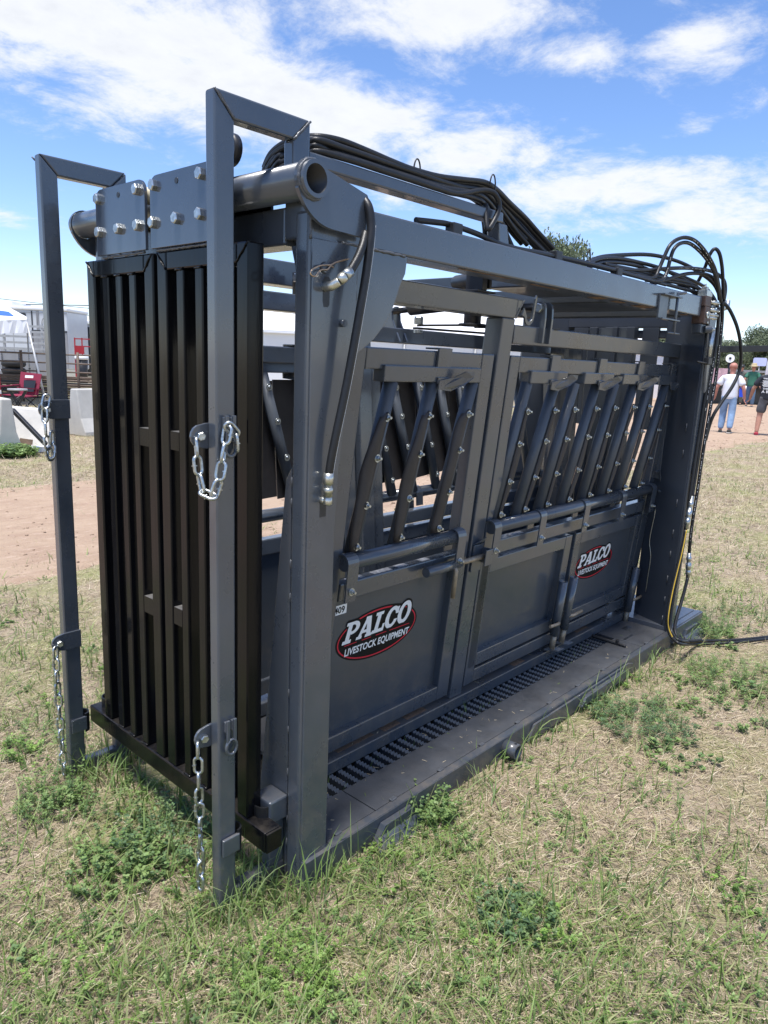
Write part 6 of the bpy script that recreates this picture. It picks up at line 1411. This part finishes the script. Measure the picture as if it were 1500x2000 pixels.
for qx, qz, a0 in ((w - rr, h - rr, 0), (-w + rr, h - rr, 90), (-w + rr, -h + rr, 180), (w - rr, -h + rr, 270)):
    for t in (0, 30, 60, 90): a = math.radians(a0 + t); pts.append(c + Vector((.27, -.96, 0)) * (qx + rr * math.cos(a)) + Vector((0, 0, z0 + qz + rr * math.sin(a))))
b.prism(pts, Vector((.0288, .0081, 0))); b.build('board', M_lil, sg)
b = MB(); b.cyl(c + Vector((.05, .01, gzf(SGX, SGY))), c + Vector((.05, .01, 2.3)), .025, 8); b.build('stake', M_galv, sg)
b = MB(); b.tube([(33.29, 9.05, .3), (33.29, 9.0, 2.2), (33.2, 8.85, 3.3)], .075, 8, rs=[.09, .08, .05]); o = b.build('white_pole', M_canvas); setp(o, 'leaning white pole at the right picture edge', 'pole')
fn_ = grp('dish_pole', (32.3, 10.25, gzf(32, 10)), 'white round dish on a dark pole above the bald man', 'dish')
b = MB(); b.cyl((32.3, 10.25, gzf(32, 10)), (32.3, 10.25, 2.3), .05, 8); b.build('pole', M_blackp, fn_)
b = MB(); b.cyl((32.28, 10.24, 2.30), (32.20, 10.21, 2.31), .17, 20); b.cyl((32.2, 10.21, 2.31), (32.17, 10.2, 2.31), .05, 10, 1); b.build('dish', [M_white, M_blackp], fn_)

# ================================================================== people
M_skin = mat('skin', (.46, .235, .165), .55, var=.12, nscale=18)
M_skinr = mat('ruddy_skin', (.46, .20, .15), .55, var=.12, nscale=18)
M_tee = mat('white_cotton', (.72, .74, .80), .85, var=.05, nscale=6, bump=.6, bscale=18)
M_jean = mat('light_denim', (.22, .33, .50), .85, var=.22, nscale=10, bump=.4, bscale=22)
M_jeand = mat('blue_denim', (.095, .16, .25), .85, var=.2, nscale=10, bump=.3, bscale=22)
M_teeg = mat('green_cotton', (.045, .17, .115), .85, var=.1, nscale=6, bump=.5, bscale=18)
M_teeb = mat('black_cotton', (.022, .026, .036), .85, var=.15, nscale=6, bump=.4, bscale=18)
M_short = mat('grey_cargo_cloth', (.085, .085, .095), .85, var=.3, nscale=9, bump=.4, bscale=20)
M_hat = mat('straw_hat', (.42, .34, .20), .8, var=.25, nscale=60, bump=.4, bscale=120)
M_shoe = mat('dark_shoe', (.05, .052, .048), .6, var=.2)
M_shoer = mat('red_shoe', (.42, .03, .06), .6, var=.1)
M_sole = mat('pale_sole', (.55, .53, .48), .7, var=.1)
M_hair = mat('dark_hair', (.03, .024, .02), .7, var=.2)
M_camo = mat('camo_cloth', (.10, .105, .09), .85, var=.75, nscale=22)
def skin_mesh(name, verts, edges, m, parent, root=0, sub=1, smooth=True):
    """one continuous surface grown round a skeleton: verts = [(x, y, z, rx, ry)]"""
    me = bpy.data.meshes.new(name); org = ORG[parent] if parent in ORG else Vector()
    me.from_pydata([v[:3] for v in verts], edges, []); me.materials.append(m)
    o = bpy.data.objects.new(name, me); C.objects.link(o); o.parent = parent
    sk = o.modifiers.new('skin', 'SKIN'); sk.use_smooth_shade = True; sk.branch_smoothing = .3
    lay = me.skin_vertices[0].data
    for i, v in enumerate(verts): lay[i].radius = (v[3], v[4] if len(v) > 4 else v[3])
    lay[root].use_root = True
    ss = o.modifiers.new('sub', 'SUBSURF'); ss.levels = sub; ss.render_levels = sub
    return o
def person(loc, heading, label, pose, wear):
    """built facing local +Y, standing 1.78 m; heading turns it about Z"""
    r = empty('person', (loc[0], loc[1], gzf(loc[0], loc[1]) + loc[2]), label, 'person'); r.rotation_euler = (0, 0, heading); sc = pose.get('scale', 1.0); r.scale = (sc * pose.get('wide', 1), sc * pose.get('wide', 1), sc)
    ORG[r] = Vector((0, 0, 0))
    HW = .095; arms = pose['arms']; legs = pose['legs']; lean = pose.get('lean', .02); belly = pose.get('belly', 0)
    V = []; E = []
    def nv(*a): V.append(a); return len(V) - 1
    pel = nv(0, 0, .96, .135, .10); wai = nv(0, lean * .3 + belly * .3, 1.12, .135, .105); che = nv(0, lean * .7, 1.32, .15, .105); nb = nv(0, lean, 1.44, .085, .07); nk = nv(0, lean + .01, 1.51, .064, .066); hd0 = nv(0, lean + .03, 1.59, .086, .098); hd1 = nv(0, lean + .03, 1.685, .092, .110); hd2 = nv(0, lean + .025, 1.745, .07, .085)
    for a, c in ((pel, wai), (wai, che), (che, nb), (nb, nk), (nk, hd0), (hd0, hd1), (hd1, hd2)): E.append((a, c))
    hands = []
    for side in (-1, 1):
        sh_ = nv(side * .165, lean * .9, 1.425, .062, .06); E.append((che, sh_))
        el_, wr = arms[side]; e = nv(*el_, .043, .043); mid = nv(*(Vector(el_).lerp(Vector(wr), .35)), .042, .042); w_ = nv(*wr, .027, .030); E += [(sh_, e), (e, mid), (mid, w_)]
        d = (Vector(wr) - Vector(el_)).normalized(); palm = Vector(wr) + d * .06; pm_ = nv(*palm, .022, .040); E.append((w_, pm_)); hands.append((side, Vector(wr), d, palm))
        kn, an, toe = legs[side]; hp_ = nv(side * HW, 0, .90, .095, .095); k_ = nv(*kn, .058, .060); cf = nv(*(Vector(kn).lerp(Vector(an), .32)), .056, .06); a_ = nv(*an, .034, .04); t_ = nv(*toe, .036, .026); E += [(pel, hp_), (hp_, k_), (k_, cf), (cf, a_), (a_, t_)]
        # fingers and thumb, each its own short chain rooted in the palm
        sidev = Vector((0, 1, 0)) if abs(d.y) < .8 else Vector((1, 0, 0)); sidev = (sidev - d * sidev.dot(d)).normalized(); nrm = d.cross(sidev)
        for k, ln in enumerate((.070, .080, .076, .060)):
            o_ = palm + sidev * (.027 - k * .018) + d * .02; m1 = o_ + d * ln * .55 + nrm * .012 * side; m2 = m1 + d * ln * .35 + nrm * .024 * side; a1 = nv(*o_, .010); a2 = nv(*m1, .009); a3 = nv(*m2, .0075); E += [(pm_, a1), (a1, a2), (a2, a3)]
        o_ = palm + sidev * .035 - d * .025; a1 = nv(*o_, .012); a2 = nv(*(o_ + sidev * .025 + d * .03), .0095); a3 = nv(*(o_ + sidev * .03 + d * .055), .008); E += [(pm_, a1), (a1, a2), (a2, a3)]
    # nose and ears belong to the head surface
    n_ = nv(0, lean + .125, 1.655, .013, .016); E.append((hd0, n_))
    for side in (-1, 1): e_ = nv(side * .083, lean + .02, 1.66, .010, .02); E.append((hd1, e_))
    body = skin_mesh('body', V, E, wear['skin'], r, pel, 2)
    b = MB()
    for side in (-1, 1): b.ell((side * .030, lean + .112, 1.685), (.012, .006, .006), 8, 6)
    b.build('eyes', M_dark, r); b = MB(); b.ell((0, lean + .112, 1.605), (.026, .007, .006), 10, 6); b.build('mouth', M_skinr, r)
    # shirt
    V = []; E = []
    g = 1.0 + wear.get('loose', .16)
    hem = nv(0, .01 + belly * .3, wear.get('hem', .85), .172 * g, .14 * g); w0 = nv(0, lean * .3 + belly, 1.10, .160 * g, .138 * g); c0 = nv(0, lean * .7 + belly * .2, 1.32, .162 * g, .125 * g); n1 = nv(0, lean * .9, 1.42, .15, .10); n0 = nv(0, lean * .95, 1.50, .085, .08); E += [(hem, w0), (w0, c0), (c0, n1), (n1, n0)]
    for side in (-1, 1):
        s0 = nv(side * .172, lean * .9, 1.405, .092, .088); el_, wr = arms[side]; sl_ = Vector((side * .165, lean * .9, 1.425)).lerp(Vector(el_), wear.get('sleeve', .72)); s1 = nv(*sl_, .084, .084); E += [(n1, s0), (s0, s1)]
        if wear.get('long'): s2 = nv(*(Vector(el_).lerp(Vector(wr), .9)), .045, .045); E.append((s1, s2))
    skin_mesh('shirt', V, E, wear['shirt'], r, w0, 2)
    # trousers or shorts
    V = []; E = []
    p0 = nv(0, belly * .2, 1.02, .175, .14); p1 = nv(0, 0, .92, .155, .125); E.append((p0, p1))
    for side in (-1, 1):
        kn, an, toe = legs[side]; h0 = nv(side * HW, 0, .86, .108, .108); E.append((p1, h0))
        if wear.get('short'): k0 = nv(*(Vector((side * HW, 0, .86)).lerp(Vector(kn), .92)), .100, .105); E.append((h0, k0))
        else:
            k0 = nv(*kn, .082, .086); a0 = nv(*(Vector(kn).lerp(Vector(an), .97)), .060, .066); m0 = nv(*(Vector(kn).lerp(Vector(an), .55)), .076, .082); E += [(h0, k0), (k0, m0), (m0, a0)]
    skin_mesh('shorts' if wear.get('short') else 'trousers', V, E, wear['legs'], r, p1, 2)
    for side in (-1, 1):
        kn, an, toe = legs[side]; an = Vector(an); toe = Vector(toe); d = (toe - an); d.z = 0; d.normalize(); heel = an - d * .055; heel.z = an.z - .045
        V = [(*(an + Vector((0, 0, -.01))), .047, .05), (*heel, .042, .040), (*(heel.lerp(toe, .6) + Vector((0, 0, .006))), .046, .040), (*(toe + d * .05), .036, .028)]
        skin_mesh('shoe', V, [(0, 1), (0, 2), (2, 3)], wear['shoe'], r, 0, 2)
        b = MB(); b.bar(heel + Vector((0, 0, -.035)) - d * .03, toe + d * .08 + Vector((0, 0, -.028)), .08, .022); b.build('sole', M_sole, r)
    hat = wear.get('hat')
    if hat == 'straw':
        b = MB(); c = Vector((0, lean + .03, 0)); n = 28; vs = []
        for k in range(n):
            a = 2 * math.pi * k / n
            for rr, z in ((.20, 1.715 - .02 + .03 * abs(math.cos(a))), (.105, 1.735), (.098, 1.80), (.075, 1.845)): vs.append((c.x + rr * math.cos(a), c.y + rr * 1.1 * math.sin(a), z))
        b.add(vs, [(k * 4 + j, ((k + 1) % n) * 4 + j, ((k + 1) % n) * 4 + j + 1, k * 4 + j + 1) for k in range(n) for j in range(3)], 0, True); b.f.append(tuple(k * 4 + 3 for k in range(n))); b.mi.append(0); b.sm.append(True)
        o = b.build('hat', M_hat, r); so = o.modifiers.new('t', 'SOLIDIFY'); so.thickness = .006
    elif hat in ('cap', 'capdark'):
        b = MB(); b.ell((0, lean + .03, 1.705), (.098, .112, .088), 18, 10); b.prism([(-.075, lean + .10, 1.715), (.075, lean + .10, 1.715), (.06, lean + .20, 1.70), (-.06, lean + .20, 1.70)], (0, 0, .008)); b.build('cap', M_tee if hat == 'cap' else M_blackp, r)
    elif hat == 'bald':
        b = MB(); b.ell((0, lean + .026, 1.70), (.088, .104, .084), 18, 12); b.build('scalp', wear['skin'], r)
    return r
def leg(side, fwd_k, fwd_a, lift=0, out=0):
    return ((side * (.10 + out), fwd_k, .50 + lift * .3), (side * (.105 + out), fwd_a, .085 + lift), (side * (.115 + out), fwd_a + .14, .04 + lift * .6))
ARM = lambda s, out, f1, f2, o2=.0: ((s * (.24 + out), f1, 1.15), (s * (.27 + out + o2), f2, .92))
m1 = PT['men'][0]; m2 = PT['men'][1]; m3 = PT['men'][2]; m4 = PT['men'][3]
def face_dir(vx, vy): return math.atan2(-vx, vy)       # local +Y turned to (vx, vy)
person((m1[0], m1[1], .0), face_dir(.97, .20), 'bald man in a white T-shirt and light blue jeans walking away', dict(arms={-1: ARM(-1, .055, -.02, .08), 1: ARM(1, .055, -.05, -.02)}, legs={-1: leg(-1, .10, .02), 1: leg(1, -.02, -.16, .03)}, belly=.02, scale=1.0, wide=1.07),
       dict(skin=M_skinr, shirt=M_tee, legs=M_jean, shoe=M_shoe, hat='bald', sleeve=.80, loose=.20))
P2 = person((m2[0], m2[1], .0), face_dir(.98, .10), 'man in a black printed T-shirt, grey cargo shorts and red shoes', dict(arms={-1: ARM(-1, .07, .02, .12, .03), 1: ARM(1, .07, -.02, .05)}, legs={-1: leg(-1, -.02, -.10, 0, .02), 1: leg(1, .05, .06, 0, .02)}, belly=.05, scale=1.02, wide=1.17),
       dict(skin=M_skin, shirt=M_teeb, legs=M_short, short=True, shoe=M_shoer, hat='cap', sleeve=.85, loose=.25, hem=.83))
# print on the back of the black shirt
b = MB()
def bk(x, z): return (x, -.185 - .0 + .25 * x * x, z)
for txt, sz, z in (('THE BOSS IS', .045, 1.375), ('THE JOB', .058, 1.13), ('A BITE', .085, 1.05)):
    v, f = text_geo(txt, sz, 0, .0015); b.add([bk(p[0], z + p[1]) for p in v], f)
for k in range(9): b.add([bk(-.13 + .012 * (k % 3), 1.345 - .017 * k), bk(.02 - .02 * (k % 2), 1.345 - .017 * k), bk(.02 - .02 * (k % 2), 1.335 - .017 * k), bk(-.13 + .012 * (k % 3), 1.335 - .017 * k)], [(0, 1, 2, 3)])
b.build('shirt_print', M_white, P2)
person((m3[0], m3[1], .0), face_dir(-.96, -.24), 'man in a green T-shirt and straw hat facing the camera', dict(arms={-1: ARM(-1, .03, .05, .14), 1: ARM(1, .04, .10, .16)}, legs={-1: leg(-1, .06, .05), 1: leg(1, -.03, -.10, .02)}, scale=1.02, wide=1.05),
       dict(skin=M_skin, shirt=M_teeg, legs=M_jeand, shoe=M_shoe, hat='straw', sleeve=.8, loose=.18))
person((m4[0], m4[1], .0), face_dir(-.97, -.22), 'man in dark camouflage and a dark cap half hidden behind the hose', dict(arms={-1: ARM(-1, .03, .05, .12), 1: ARM(1, .03, .05, .12)}, legs={-1: leg(-1, .03, .02), 1: leg(1, -.02, -.04)}, scale=1.02),
       dict(skin=M_skin, shirt=M_camo, legs=M_camo, shoe=M_shoe, hat='capdark', long=True))
# blue bag in the green man's hand
d3 = Vector((-.96, -.24, 0)).normalized(); lx = Vector((d3.y, -d3.x, 0)); hp = Vector((m3[0], m3[1], gzf(m3[0], m3[1]))) + lx * .335 + d3 * .165 + Vector((0, 0, .86))
b = MB(); b.prism([hp + lx * -.11 + Vector((0, 0, -.44)), hp + lx * .09 + Vector((0, 0, -.44)), hp + lx * .12 + Vector((0, 0, -.10)), hp + lx * -.12 + Vector((0, 0, -.10))], d3 * .06)
b.tube([hp + lx * (.09 * math.cos(t)) + Vector((0, 0, -.10 + .11 * math.sin(t))) + d3 * .03 for t in np.linspace(0, math.pi, 9)], .012, 6); b.tube([hp + Vector((0, 0, -.1)) + d3 * .04, hp + lx * .02 + Vector((0, 0, .04)) + d3 * .06], .05, 8)
M_bag = mat('royal_blue_plastic', (.02, .07, .62), .4, var=.15); o = b.build('blue_bag', M_bag); setp(o, 'bright blue bag hanging from the hand of the man in green', 'bag')
